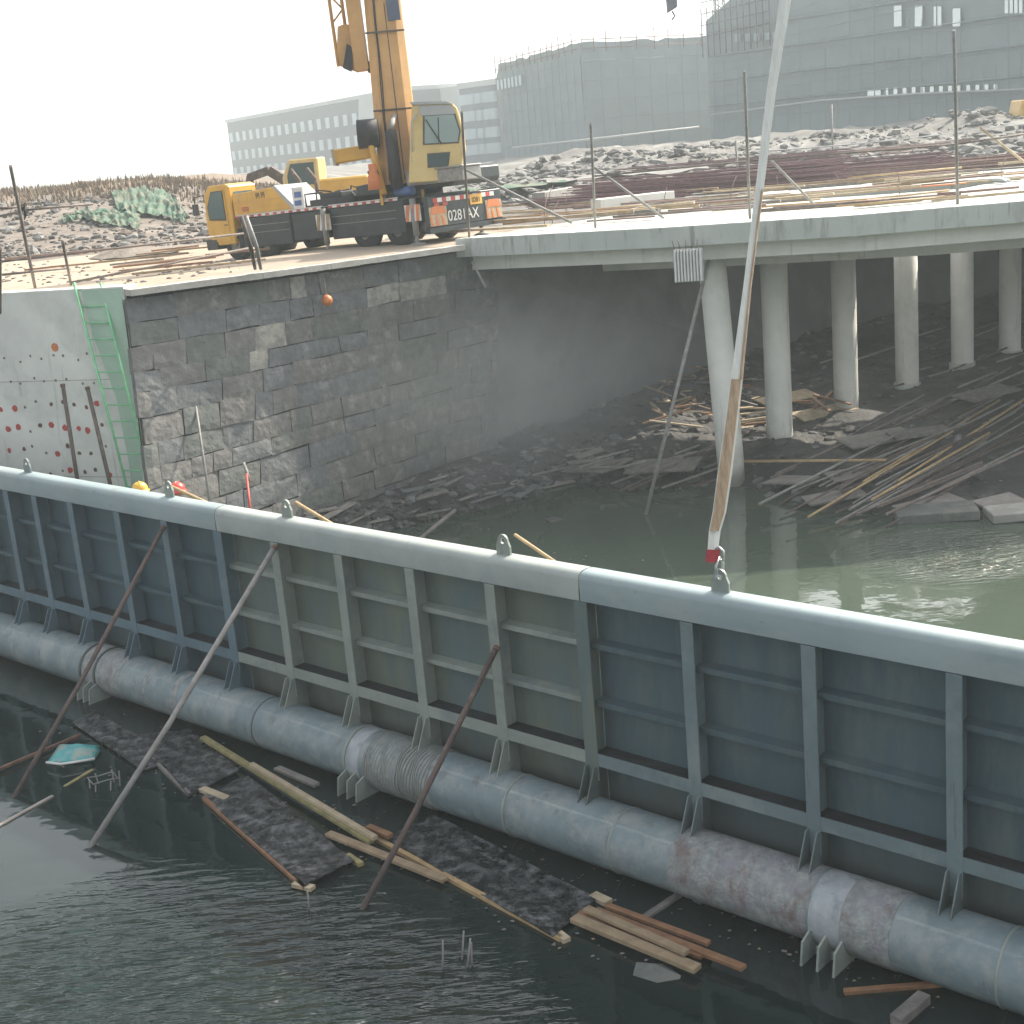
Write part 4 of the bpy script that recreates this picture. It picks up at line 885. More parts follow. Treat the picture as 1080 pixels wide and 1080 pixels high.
# ---------------------------------------------------------------- tube handrail on top of the left wall
def PG(px, py): return PZ(px, py, ROAD+.1)
t = thing('scaffold_handrail', 'rusty scaffold tube handrail standing along the top of the left walls', 'railing', PG(70,300))
for a, b, r_ in (((11,175),(37,303),.036),((66,255),(75,300),.03),((0,262),(0,330),.03)):
    q = PG(*b); MB().tube([PK(*a, q.y), q], r_, 8).build('post', M['tube'], t)
for a, b in (((0,220),(24,218)),((0,228),(28,222)),((22,222),(98,215)),((0,276),(260,246)),((0,290),(70,283)),((75,298),(262,262))):
    MB().tube([PK(*a, 33.6), PK(*b, 33.6+ (b[0]-a[0])*.012)], .026, 8).build('rail', M['tube'], t)
me = MB(); 
for k in range(5): me.tube([PK(18+k*2,218-k,33.5), PK(30-k,224+k*2,33.6)], .014, 5)
me.build('coupler', M['black'], t)
t = thing('bent_posts', 'pair of bent rusty bars standing at the wall edge by the crane front', 'post', PG(268,284))
for k, (x0, x1, x2) in enumerate(((254,262,271),(259,268,277))):
    q = PG(x2-2, 283); MB().tube([PK(x0,228,q.y), PK(x1-1,250,q.y), PK(x1+3,262,q.y), q], .05, 8, r2=.04).build('bar', M['tube_grey'] if k else M['rust_dark'], t)

# planks and rubble along the sunlit road
rg = random.Random(12)
for i in range(16):
    x = rg.uniform(0, 250); y = 272 + rg.uniform(0,26) - x*.06
    p = PZ(x, y, ROAD+.09); L_ = rg.uniform(1.0, 3.5); an = R(rg.uniform(10, 32))
    d_ = V(math.cos(an), math.sin(an), 0); q = p + d_*L_
    o = MB().beam(p, q, rg.uniform(.1,.22), .05).build('plank', M[rg.choice(['wood','wood_red','wood_grey'])], loc=p)
    tag(o, ('short' if L_ < 1.8 else 'long')+' loose plank in the dirt behind the handrail, '+('by the crane front' if x > 180 else 'above the green ladder' if x > 80 else 'at the left border'), 'plank', 'loose planks along the road edge')
rgp = []
for i in range(3200):
    x = rg.uniform(-30, -3); y = rg.uniform(48, 68)
    rgp.append((V(x, y, land_h(x, y)+.02), rg.uniform(.03,.10)/(rg.random()*.8+.25)))
for i in range(260):
    p = PZ(rg.uniform(0,260), rg.uniform(262,300), ROAD); 
    if p.y > W1.y+1.5: rgp.append((V(p.x,p.y,land_h(p.x,p.y)), rg.uniform(.03,.1)))
o = rubble('slope_rubble', rgp, [M['soil'], M['rock_d'], M['rock_l'], M['soil'], M['rock_d']]); o['label'] = 'broken stones and clods covering the embankment slope on the left'; o['category'] = 'rubble'
# small dirt heap on the road
me = MB(); c = PZ(140, 268, ROAD); n = 24
vs = [c+V(0,0,.34)]; 
for k in range(1,6):
    for j in range(n): a = 2*math.pi*j/n; r_ = k/5; vs.append(c + V(math.cos(a)*1.5*r_, math.sin(a)*1.1*r_, .34*(1-r_)**1.0 + .05*noise.noise(V(k, j*.7, 3))-.02))
fs = [(0,1+j,1+(j+1) % n) for j in range(n)] + [(1+k*n+j, 1+(k+1)*n+j, 1+(k+1)*n+(j+1) % n, 1+k*n+(j+1) % n) for k in range(4) for j in range(n)]
o = me.add(vs, fs, 0, True).build('dirt_heap', M['soil'], loc=c); tag(o, 'small brown heap of dirt on the sunlit road', 'heap')
# dust nets on the slope
def net(pxs, label):
    pts_ = [PZ(x, y, ROAD) if 0 else None for x, y in pxs]
    x0 = min(p[0] for p in pxs); x1 = max(p[0] for p in pxs); y0 = min(p[1] for p in pxs); y1 = max(p[1] for p in pxs)
    me = MB(); nx, ny = 22, 10; ok = {}
    def top(x, arr):
        for (a, b), (c_, d_) in zip(arr[:-1], arr[1:]):
            if a <= x <= c_: return b + (d_-b)*(x-a)/(c_-a)
        return arr[-1][1]
    return me
def slope_pt(px, py):
    d = ray(px, py)
    for k in range(400):
        p = C0 + d*(40+k*.25)
        if p.z < land_h(p.x, p.y): return V(p.x, p.y, land_h(p.x, p.y))
    return None
for lab, up_l, lo_l in (('green dust net draped over the rubble slope, the larger upper sheet', [(118,204),(150,201),(180,205),(196,226)], [(126,226),(150,229),(176,232),(198,238)]),
                     ('green dust net lying low on the slope, the long thin sheet', [(66,232),(90,225),(120,224),(150,228)], [(68,237),(92,235),(120,241),(148,243)])):
    me = MB(); n = 60; m_ = 18; g = []
    def lerp_l(arr, f): k = min(len(arr)-2, int(f*(len(arr)-1))); q = f*(len(arr)-1)-k; return (arr[k][0]+(arr[k+1][0]-arr[k][0])*q, arr[k][1]+(arr[k+1][1]-arr[k][1])*q)
    for i in range(n+1):
        a = lerp_l(up_l, i/n); b = lerp_l(lo_l, i/n)
        for j in range(m_+1):
            q = slope_pt(a[0]+(b[0]-a[0])*j/m_, a[1]+(b[1]-a[1])*j/m_) or PY(a[0], a[1], 62)
            g.append(q + V(0,-.1,.15+.2*noise.noise(V(i*.25, j*.3, 1))+.10*noise.noise(V(i*.8, j*.9, 4))))
    me.add(g, [(i*(m_+1)+j, (i+1)*(m_+1)+j, (i+1)*(m_+1)+j+1, i*(m_+1)+j+1) for i in range(n) for j in range(m_)], 0, True)
    tag(me.build('dust_net', M['net'], loc=g[0]), lab, 'net')
# dry grass along the crest
me = MB(); rg = random.Random(8)
for i in range(9000):
    x = rg.uniform(-34, -4); y = rg.uniform(66, 84); z = land_h(x, y)
    h_ = rg.uniform(.12,.42); a = rg.uniform(0, 3.1); dx = math.cos(a)*.06; dy = math.sin(a)*.06; lx = rg.uniform(-.12,.12)
    me.add([(x-dx,y-dy,z-.03),(x+dx,y+dy,z-.03),(x+lx,y,z+h_)], [(0,1,2)])
tag(me.build('dry_grass', M['grass']), 'dry brown grass growing along the embankment crest', 'grass', kind='stuff')

# ---------------------------------------------------------------- on the bridge deck: standing tubes, braces, rails, rebar, planks
def dpt(px, py): return PZ(px, py, DK+.01)
for lab, a, b, r_ in (('upright scaffold tube at the deck corner right behind the crane number', (487,118),(495,250),.03),
                   ('upright scaffold tube on the deck, second from the left, with a brace', (623,130),(628,240),.032),
                   ('upright scaffold tube on the deck just left of the white sling', (785,75),(791,230),.034),
                   ('tallest upright scaffold tube on the deck at the right', (1006,32),(1010,215),.036)):
    q = dpt(*b); o = MB().tube([PK(*a, q.y), q], r_, 8).build('upright_tube', M['tube'] if a[0] < 600 else M['tube_grey'], loc=q); tag(o, lab, 'tube', 'upright tubes along the deck edge')
for lab, a, b, d0 in (('thin short upright tube far back on the deck, right of the sling', (877,110),(878,153),70),
                   ('thin short upright tube far back on the deck, left of the sling', (776,148),(778,182),58)):
    q = PK(*b, d0); q.z = DK; o = MB().tube([PK(*a, d0), PK(*b, d0), V(PK(*b,d0).x, d0*K, DK)], .045, 6).build('upright_tube', M['tube_grey'], loc=q); tag(o, lab, 'tube', 'far upright tubes')
for lab, a, b, da, db in (('pale diagonal brace running down to the deck beside the crane number', (489,178),(603,235),38.0,37.4),
                   ('diagonal brace tube running down right from the second upright', (626,176),(700,230),36.9,37.2),
                   ('diagonal brace tube on the deck right of the sling', (812,168),(858,215),36.8,38),
                   ('pale diagonal plank brace at the right end of the deck', (1034,135),(1082,172),36,37)):
    o = MB().tube([PK(*a, da), PK(*b, db)], .032, 8).build('brace_tube', M['tube_grey'] if a[0] < 1000 else M['wood_pale'], loc=PK(*b, db)); tag(o, lab, 'tube')
t = thing('deck_handrail', 'thin horizontal rail tubes tied between the upright tubes over the deck', 'railing', PK(628,186,37))
for a, b, da, db in (((625,186),(790,170),36.8,35.6),((790,170),(1009,152),35.6,34.6),((1009,152),(1090,140),34.6,35.2),):
    MB().tube([PK(*a, da), PK(*b, db)], .024, 6).build('rail', M['tube'], t)
t = thing('slack_rope', 'pale rope sagging between deck uprights at the right', 'rope', PK(877,140,60))
MB().tube([PK(800+280*k/12, 160-30*k/12+3*math.sin(math.pi*k/12), 60) for k in range(13)], .025, 5).build('strand', M['bpale'], t)

# rebar bundles: each bundle one thing
rg = random.Random(31)
def bundle(px, py, L_, n, wd, ht, label, mat, z0=DK, rot=None, r_=.016):
    c = PZ(px, py, z0+.05); an = rot if rot is not None else math.atan2((FE[2]-FE[1]).y, (FE[2]-FE[1]).x) + rg.uniform(-.06,.06)
    d_ = V(math.cos(an), math.sin(an), 0); nrm = V(-d_.y, d_.x, 0); me = MB()
    for k in range(n):
        o_ = rg.uniform(-wd/2, wd/2); h_ = rg.uniform(0, ht*(1-abs(o_)/wd)); s_ = rg.uniform(-.6,.6); sk = rg.uniform(-.03,.03)
        a = c + nrm*o_ + d_*(s_-L_/2) + V(0,0,h_); b = c + nrm*(o_+sk*L_) + d_*(s_+L_/2) + V(0,0,h_+rg.uniform(-.03,.05))
        me.tube([a, a.lerp(b,.5)+V(0,0,-.03), b], r_, 5, caps=False)
    return tag(me.build('rebar_bundle', mat, loc=c), label, 'rebar', 'rebar bundles stacked on the deck')
bundle(640,214,5,60,.9,.35,'purple brown rebar bundle on the deck, leftmost of the stacks', M['rebar'])
bundle(745,202,9,110,1.6,.75,'big purple brown rebar stack just left of the sling', M['rebar'])
bundle(770,186,10,110,2.5,.8,'dark rebar stack behind the big one left of the sling', M['rebar'])
bundle(860,190,9,110,1.6,.7,'large brown rebar stack right of the sling', M['rebar'])
bundle(900,172,11,100,2.5,.7,'grey brown rebar stack further back right of the sling', M['rebar2'])
bundle(1000,180,9,100,1.4,.45,'weathered rebar stack at the right behind the tall upright', M['rebar2'])
bundle(1060,160,12,90,3,.6,'weathered rebar stack at the far right back of the deck', M['rebar2'])
bundle(960,160,14,90,4,.7,'sun bleached rebar spread far back on the deck', M['rebar2'])
def zone(px): return 'by the crane tail' if px < 620 else 'between the first two braced uprights' if px < 700 else 'above the ribbed panel' if px < 780 else 'just right of the sling' if px < 860 else 'above the middle piers' if px < 960 else 'by the tall right upright' if px < 1040 else 'at the right border'
for i in range(95):
    px = 500 + 580*rg.random(); base_y = 248 - (px-480)*.066
    py = base_y - (3 + abs(rg.gauss(0, 1))*(9 + (px-500)*.05))
    if py < 168: py = base_y-20
    L_ = rg.uniform(1.5, 5); p = PZ(px, py, DK+.05); zz_ = rg.uniform(.03,.22)
    k = min(3, max(0, int((px-480)/200))); fd = FE[min(4,k+0)+1]-FE[min(4,k)]; an = math.atan2(fd.y, fd.x)+rg.gauss(0,.07)
    d_ = V(math.cos(an), math.sin(an), 0)
    a = p - d_*L_/2; b = p + d_*L_/2; a.z = DK+zz_; b.z = DK+zz_+rg.uniform(-.02,.06)
    # keep on the deck
    off = max(0, .25 - min((a-FE[0]).dot(V(-fe_dir.y, fe_dir.x, 0)) if px < 700 else 9, 9))
    shift = V(-fe_dir.y, fe_dir.x, 0)*off; a += shift; b += shift
    kind_ = rg.random()
    if kind_ < .45: o = MB().tube([a, b], rg.uniform(.02,.035), 7).build('loose_tube', M[rg.choice(['tube','rebar2','orange' if rg.random()<.15 else 'rebar2','bamboo'])], loc=p); tag(o, ('short ' if L_ < 2.6 else 'long ' if L_ > 4 else '')+'loose rusty tube on the deck '+zone(px)+(', near edge' if base_y-py < 14 else ', back from edge'), 'tube', 'loose tubes on the deck')
    else: o = MB().beam(a, b, rg.uniform(.08,.2), rg.uniform(.04,.09)).build('timber', M[rg.choice(['wood','wood_pale','wood_pale','wood_grey','wood'])], loc=p); tag(o, ('short ' if L_ < 2.6 else 'long ' if L_ > 4 else '')+'sunlit timber on the deck '+zone(px)+(', near edge' if base_y-py < 14 else ', back from edge'), 'timber', 'loose timbers on the deck')
# steel joist seen between crane and deck posts
for lab, a, b, hgt, mat in (('grey steel beam lying behind the crane tail on the deck', (568,208),(622,198),.42,'tube_grey'), ('low grey concrete block beam on the deck beside the second upright', (628,214),(706,205),.3,'concrete')):
    p, q = PZ(*a, DK+.3), PZ(*b, DK+.3); p.z = q.z = DK+.25; o = MB().beam(p, q, .5, hgt).build('steel_beam', M[mat], loc=p, bevel=.01); tag(o, lab, 'beam')

rg = random.Random(55)
for k, (px, py, nm) in enumerate(((662,224,'by the second upright'),(735,216,'left of the ribbed panel'),(842,206,'right of the sling'),(930,196,'left of the tall right upright'),(1052,190,'at the right border'))):
    p = PZ(px, py, DK+.1); me = MB().rock(p, .28, 0, .45, rg); me.rock(p+V(.25,.1,-.02), .2, 0, .45, rg); tag(me.build('cloth_bundle', M[('bpale','wood_grey','white','rust_dark','bpale')[k]], loc=p), 'crumpled sheet bundle dropped on the deck '+nm, 'bundle')
for k in range(14):
    px = rg.uniform(520,1070); p = PZ(px, 248-(px-480)*.066-rg.uniform(4,30), DK); h_ = rg.uniform(.25,.8); q = p+V(rg.uniform(-.1,.1),0,h_)
    tag(MB().tube([p, p.lerp(q,.6), q+V(rg.uniform(-.15,.15),0,.02)], .013, 5).build('starter_bar', M['rebar2'], loc=p), 'short bent starter bar sticking up from the deck '+zone(px), 'rebar', 'starter bars on the deck')
# rubble mounds beyond the deck
rgp = []
for i in range(7000):
    x = rg.uniform(-2, 60); y = 57 + 27*rg.random()**1.3 + x*.12
    rgp.append((V(x, y, land_h(x, y)+.02), rg.uniform(.05,.15)/(rg.random()*.8+.25)))
o = rubble('site_rubble', rgp, [M['rock_l'], M['rock_l'], M['rock_d'], M['stone_a']]); o['label'] = 'pale grey demolition rubble spread beyond the bridge deck'; o['category'] = 'rubble'
for lab, px, py, L_, mat in (('green net sheet on the rubble right of the crane tail', 545, 172, 5, 'net'), ('pale slab lying on the rubble left of the sling', 660, 160, 7, 'rock_l')):
    p = PY(px, py, 62); p.z = land_h(p.x, p.y)+.2; me = MB(); n = 10
    g = [p + V((i/n-.5)*L_, (j/4-.5)*2.4, .35*noise.noise(V(i*.6, j*.8, px))+.25) for i in range(n+1) for j in range(5)]
    me.add(g, [(i*5+j, (i+1)*5+j, (i+1)*5+j+1, i*5+j+1) for i in range(n) for j in range(4)], 0, True)
    tag(me.build('ground_sheet', M[mat], loc=p), lab, 'sheet')

# ---------------------------------------------------------------- far buildings
def facade_frame(a, b):
    d_ = (b-a); d_.z = 0; L_ = d_.length; d_.normalize(); n_ = V(d_.y, -d_.x, 0); return d_, n_, L_
def building(name, label, pa, pb, ztop, depth, mat, rows, cols, win, z0=5.5, sx=.6, mats_win='pane_d', cap=.5, capmat='bpale', zrows=None, ledge=None):
    t = thing(name, label, 'building', V(pa.x, pa.y, z0)); d_, n_, L_ = facade_frame(pa, pb)
    a = V(pa.x,pa.y,z0); b = V(pb.x,pb.y,z0)
    MB().prism([a, b, b-n_*depth, a-n_*depth], V(0,0,ztop-z0)).build('wall', mat, t)
    if cap: MB().prism([a+n_*.4+V(0,0,ztop-z0), b+n_*.4+V(0,0,ztop-z0), b-n_*(depth+.4)+V(0,0,ztop-z0), a-n_*(depth+.4)+V(0,0,ztop-z0)], V(0,0,cap)).build('roof', M[capmat], t)
    ww, wh = win
    if rows:
        for r_ in range(rows):
            zc = zrows[r_]
            for c_ in range(cols):
                s_ = (c_+.5)/cols*L_
                p = a + d_*(s_-ww/2) + n_*.02 + V(0,0,zc-z0-wh/2)
                f_ = MB().prism([p, p+d_*ww, p+d_*ww+V(0,0,wh), p+V(0,0,wh)], n_*.12).build('window', M[mats_win], t)
    if ledge: MB().prism([a+V(0,0,ledge-z0), b+V(0,0,ledge-z0), b+n_*.8+V(0,0,ledge-z0), a+n_*.8+V(0,0,ledge-z0)], V(0,0,.35)).build('ledge', M['bpale'], t)
    return t, d_, n_, L_, a
# left block: three rows of windows
pa, pb = PY(240,136,330), PY(432,104,250)
t, d_, n_, L_, a_ = building('office_block', 'long grey blue office block with pale roof edge behind the crane', pa, pb, 19.9, 18, M['bwall'], 3, 22, (2.0,2.0), zrows=(9.0,12.6,16.6), cap=.7)
MB().prism([PY(378,127,258), PY(394,125,256), PY(394,100,256), PY(378,102,258)], V(0,8,0)).build('stair_tower', M['bpale'], t)
pa, pb = PY(430,104,262), PY(484,92,248)
building('white_block', 'plain white block rising beside the grey office block behind the crane cab', pa, pb, PY(470,92,250).z, 14, M['bpale'], 0, 0, (1,1), cap=0)
pa, pb = PY(484,92,235), PY(530,86,228)
building('dormitory_block', 'small blue grey block with a white roof slab left of the netted building', pa, pb, PY(500,92,232).z, 16, M['bwall2'], 4, 6, (2.2,1.6), zrows=[PY(500,y,232).z for y in (158,141,122,104)], cap=.9)
# netted building in the middle, two faces
A_, B_, C_ = PY(526,76,176), PY(612,53,151), PY(760,48,160)
zt = 18.6
t = thing('netted_building', 'wide unfinished building wrapped in grey green scaffold netting', 'building', V(A_.x,A_.y,5.5))
for a, b, nm in ((A_,B_,'net_wall'),(B_,C_,'net_wall')):
    d_, n_, L_ = facade_frame(a, b); me = MB(); nx = int(L_/1.2); nz = 14; g = []
    for i in range(nx+1):
        for j in range(nz+1):
            z = 5.5 + (zt-5.5)*j/nz; p = V(a.x,a.y,0)+d_*(L_*i/nx)+n_*.35*noise.noise(V(i*.5,j*.6,3)); g.append(V(p.x,p.y,z + (.35*noise.noise(V(i*.7,0,5)) if j == nz else 0)))
    me.add(g, [(i*(nz+1)+j, (i+1)*(nz+1)+j, (i+1)*(nz+1)+j+1, i*(nz+1)+j+1) for i in range(nx) for j in range(nz)], 0, True)
    me.build(nm, M['bnet'], t)
    me = MB(); k = 0
    while k < L_: p = V(a.x,a.y,0)+d_*k+n_*.45; me.tube([V(p.x,p.y,5.5), V(p.x,p.y,zt)], .032, 4, caps=False); k += 2.1
    for z_ in range(6): me.tube([V(a.x,a.y,7+z_*1.95)+n_*.45, V(b.x,b.y,7+z_*1.95)+n_*.45], .032, 4, caps=False)
    me.build('scaffold_grid', M['bnet_seam'], t)
MB().prism([V(A_.x,A_.y+.8,5.5), V(B_.x,B_.y+.8,5.5), V(C_.x,C_.y+.8,5.5), V(C_.x,C_.y+30,5.5), V(A_.x,A_.y+30,5.5)], V(0,0,zt-5.9)).build('concrete_core', M['concrete_old'], t)
me = MB()
rg = random.Random(6)
for (a, b) in ((A_,B_),(B_,C_)):
    d_, n_, L_ = facade_frame(a, b); k = 0
    while k < L_:
        p = V(a.x,a.y,0)+d_*k+n_*.4; me.tube([V(p.x,p.y,zt-1), V(p.x,p.y,zt+rg.uniform(.3,1.3))], .05, 4); k += rg.uniform(1.2,2.4)
    for z in (zt+.25, zt-.6): me.tube([V(a.x,a.y,z)+n_*.4, V(b.x,b.y,z)+n_*.4], .04, 4)
me.build('scaffold_edge', M['rust'], t)
for k in range(7):
    d_, n_, L_ = facade_frame(A_, B_); p = V(A_.x,A_.y,0)+d_*(1+k*1.3)+n_*.6; MB().prism([V(p.x,p.y,zt-3.0), V(p.x,p.y,zt-3.0)+d_*.8, V(p.x,p.y,zt-1.9)+d_*.8, V(p.x,p.y,zt-1.9)], n_*.1).build('window', M['pane_d'], t)
MB().tube([PY(540,156,150), PY(640,145,147), PY(737,134,150)], .13, 5).build('ledge', M['bpale'], t)
# tall building at the right
A_, B_ = PY(745,40,150), PY(1250,-60,96)
t = thing('tall_netted_building', 'tall hazy building under scaffold netting with bright openings, at the right', 'building', V(A_.x,A_.y,5.5))
d_, n_, L_ = facade_frame(A_, B_); z1, z2 = PY(750,22,150).z, 34
nst = 0
steps = [(0, .10, z1), (.10, 1.0, 26.5)]
me = MB(); a0 = V(A_.x,A_.y,5.5)
prof = [a0, a0+d_*L_, a0+d_*L_+V(0,0,26-5.5), a0+d_*(L_*.35)+V(0,0,25.2-5.5), a0+d_*(L_*.16)+V(0,0,22.6-5.5), a0+V(0,0,z1-5.5)]
me.prism(prof, n_*-30); me.build('wall', M['bnet'], t)
def on_f(px, py, off=.0):
    d = ray(px, py); k = ((a0+n_*off-C0).dot(n_))/(d.dot(n_)); return C0 + d*k
def fquad(x0, y0, x1, y1, mat, name='window', off=.25, sl=-.05):
    pts_ = [on_f(x0,y0,off), on_f(x1,y0+(x1-x0)*sl,off), on_f(x1,y1+(x1-x0)*sl,off), on_f(x0,y1,off)]
    MB().prism(pts_, n_*.12).build(name, mat, t)
for x, y0, y1 in ((944,6,28),(966,6,28),(986,7,28),(1006,9,28)): fquad(x, y0, x+8, y1, M['pane'])  # mirror-like panes added in place of open windows with sky behind
fquad(916,95,930,101,M['pane'])
for k in range(13): x = 934+k*9.6; fquad(x, 93-k*.35, x+4, 100-k*.5, M['pane'])
me = MB()
for k in range(26): x_ = 752+k*13+rnd.uniform(-2,2); me.tube([on_f(x_,140,.4), on_f(x_,rnd.choice([-20,-20,20,50,70]),.4)], .028, 4, caps=False)
for k in range(9): me.tube([on_f(748,128-k*12,.4), on_f(rnd.choice([1084,1084,900,980]),97-k*15.5,.4)], .028, 4, caps=False)
me.build('scaffold_grid', M['bnet_seam'], t)
for k in range(4): # darker floor bands between the nets
    MB().tube([on_f(748,112-k*26,.3), on_f(1084,80-k*33,.3)], .10, 4, caps=False).build('floor_edge', M['bnet_seam'], t)
for k in range(4): fquad(1061+k*5, -5, 1064.5+k*5, 14, M['pane'])
for k in range(5): fquad(776+k*10, 36-k*.5, 782+k*10, 44-k*.5, M['pane_d'])
MB().tube([on_f(750,121,.5), on_f(865,106,.5), on_f(965,99,.5), on_f(1085,94,.5)], .09, 5).build('ledge', M['bpale'], t)
me = MB(); rg = random.Random(9)
for k in range(12):
    s_ = k*1.1; me.tube([a0+d_*s_+n_*.5+V(0,0,z1-9), a0+d_*s_+n_*.5+V(0,0,z1-5.5+rg.uniform(.4,2.2)+s_*.12)], .06, 4)
for k in range(7): me.tube([a0+n_*.5+V(0,0,z1-7+k*1.1), a0+d_*12+n_*.5+V(0,0,z1-7+k*1.1)], .05, 4)
me.build('scaffold', M['bwall'], t)
me = MB(); p = a0+d_*2+V(0,0,z1-5.5)
for q in range(4):
    e = V((q % 2)*.9, (q//2)*.9, 0); me.tube([p+e, p+e+V(0,0,4)], .06, 4)
for k in range(5): me.tube([p+V(0,0,k*.8), p+V(.9,.9,k*.8+.8)], .05, 4); me.tube([p+V(.9,0,k*.8), p+V(0,.9,k*.8+.8)], .05, 4)
me.build('hoist_mast', M['bwall'], t)
# distant hook block on its rope, above the roofs
h0 = PY(709,6,90); t = thing('hook_block', 'small dark hook block hanging in the sky between the crane boom and the sling', 'hook', h0)
MB().prism([h0+V(-.3,0,-.4), h0+V(.3,0,-.1), h0+V(.35,0,.9), h0+V(-.35,0,.9)], V(0,.3,0)).build('block', M['bwall'], t)
MB().tube([h0+V(0,.15,-.3), h0+V(.15,.15,-.6), h0+V(-.05,.15,-.8)], .06, 6).build('hook', M['bwall'], t)
MB().tube([h0+V(0,.15,.9), h0+V(0,.15,18)], .03, 5).build('rope', M['bwall'], t)
# small yellow machine at the right edge beyond the deck
b = PY(1082,132,75); t = thing('site_loader', 'yellow site machine cut by the right edge of the view', 'loader', V(b.x,b.y,b.z-1.2))
MB().prism([b+V(-.5,0,-.8), b+V(2.6,0,-.8), b+V(2.6,0,.6), b+V(1.2,0,.7), b+V(1.0,0,1.3), b+V(-.2,0,1.3), b+V(-.4,0,.4)], V(0,1.6,0)).build('body', M['yellow'], t, bevel=.05)
MB().box((b.x-.1,b.y-.02,b.z+.5),(b.x+.8,b.y,b.z+1.15)).build('side_window', M['glass'], t)
for k in (0, 2.0):
    MB().tube([b+V(k,-.1,-.8), b+V(k,.25,-.8)], .5, 18).build('wheel', M['tyre'], t)

# ---------------------------------------------------------------- lifting sling on the gate
def sling():
    a = G(16.21,-.18,3.84); t = thing('lifting_sling', 'long pale and tan webbing sling rising from the gate lug out of view', 'sling', a)
    yy = a.y
    # shackle
    sh = MB(); cc = PY(748,600,yy); 
    pts_ = [a + gd*(.05*math.cos(q)) + V(0,0,.0+.16+.10*math.sin(q)*1.6) + gn*0 for q in [R(-60+k*30) for k in range(11)]]
    sh.tube([a+gn*.06, a+gn*.07+V(0,0,.12), a+V(0,0,.2), a-gn*.07+V(0,0,.12), a-gn*.06], .016, 8); sh.tube([a+gn*.09, a-gn*.09], .018, 8)
    sh.tube([a+gn*.0+V(0,0,.17)+gd*.05, a+V(0,0,.28)+gd*.06, a+V(0,0,.32), a+V(0,0,.28)-gd*.06, a+V(0,0,.17)-gd*.05, a+V(0,0,.17)+gd*.05], .015, 8)
    sh.build('shackle', M['galv'], t)
    # two straps, edges digitised in perspective at growing depth
    prof = [(593,745.5,756,.0),(580,746.5,757.5,.0),(560,748,760,0),(540,752,766,0),(500,757,772,0),(440,766,779,0),(400,771,783.5,.0),(300,784.5,793,0),(200,797,805.5,0),(100,808.5,818,0),(0,822.5,834.5,0),(-150,846,858,0)]
    def strap(k0, k1, mat, off, f0, f1, name):
        me = MB(); vs = []
        rows = prof[k0:k1+1]
        for (y, x0, x1, _) in rows:
            for f, dd in ((f0,0),(f0+(f1-f0)*.5,.012),(f1,0)):
                p = PY(x0+(x1-x0)*f, y, yy + off + (600-y)*.0012); vs.append(p+V(0,-dd,0))
        n = len(rows); fs = [(i*3+j, i*3+j+1, (i+1)*3+j+1, (i+1)*3+j) for i in range(n-1) for j in range(2)]
        m2 = len(vs); vs2 = [v+V(0,.02,0) for v in vs]
        me.add(vs+vs2, fs + [tuple(reversed([q+m2 for q in f])) for f in fs] + [(i*3, (i+1)*3, m2+(i+1)*3, m2+i*3) for i in range(n-1)] + [(i*3+2, m2+i*3+2, m2+(i+1)*3+2, (i+1)*3+2) for i in range(n-1)])
        me.build(name, mat, t)
    strap(2,11,M['sling_w'],.0,.0,1.0,'pale_strap'); strap(2,6,M['sling_o'],-.035,.06,.85,'soiled_strap'); strap(6,8,M['sling_o'],-.02,.72,.98,'stained_edge')
    strap(0,1,M['sling_r'],-.03,-.1,1.15,'red_sleeve'); strap(1,2,M['sling_w'],0,.0,1.0,'lower_neck')
    c_ = PY(856,-150,yy+.9)
    hk = MB().tube([c_+V(0,0,-.05), c_+V(.12,0,-.12), c_+V(.2,0,.02), c_+V(.12,0,.2), c_+V(0,0,.3), c_+V(0,0,.5)], .04, 10); hk.build('crane_hook', M['galv'], t)
    MB().beam(c_+V(0,0,.45), c_+V(0,0,1.1), .4, .25).build('hook_block', M['yellow'], t)
    for sx in (-.1,.1): MB().tube([c_+V(sx,0,1.1), c_+V(sx,0,14)], .01, 6).build('hoist_rope', M['galv'], t)
sling()

# ---------------------------------------------------------------- debris under and before the bridge
rg = random.Random(77)
def dz(p): return p.z
def bank_at(px, py):
    d = ray(px, py); k = (.4-H)/d.z; p = C0+d*k; 
    for _ in range(6):
        # nearest bank height through interpolation of t along y
        best = None
        u = 0
        for i in range(0, 1400, 20):
            q = WLN[min(14, i//100)].lerp(WLN[min(15, i//100+1)], (i % 100)/100); r_ = BACK[min(14, i//100)].lerp(BACK[min(15, i//100+1)], (i % 100)/100)
            t_ = max(0, min(1, (p-q).dot(r_-q)/max(1e-3, (r_-q).length_squared))); e = (V(p.x,p.y,0)-V(*(q.lerp(r_, t_).xy),0)).length
            if best is None or e < best[0]: best = (e, t_)
        z = max(.02, bank_z(best[1], p.x, p.y)); p = C0 + d*((z-H)/d.z)
    return p
def lay(name, pa, pb, r_, mat, label, cat, group, sheet=False, lift=.06, wd=.3):
    a, b = bank_at(*pa)+V(0,0,lift), bank_at(*pb)+V(0,0,lift)
    me = MB()
    if sheet: me.beam(a, b, wd, .03)
    else: me.tube([a, b], r_, 7)
    return tag(me.build(name, M[mat], loc=a.lerp(b,.5)), label, cat, group)
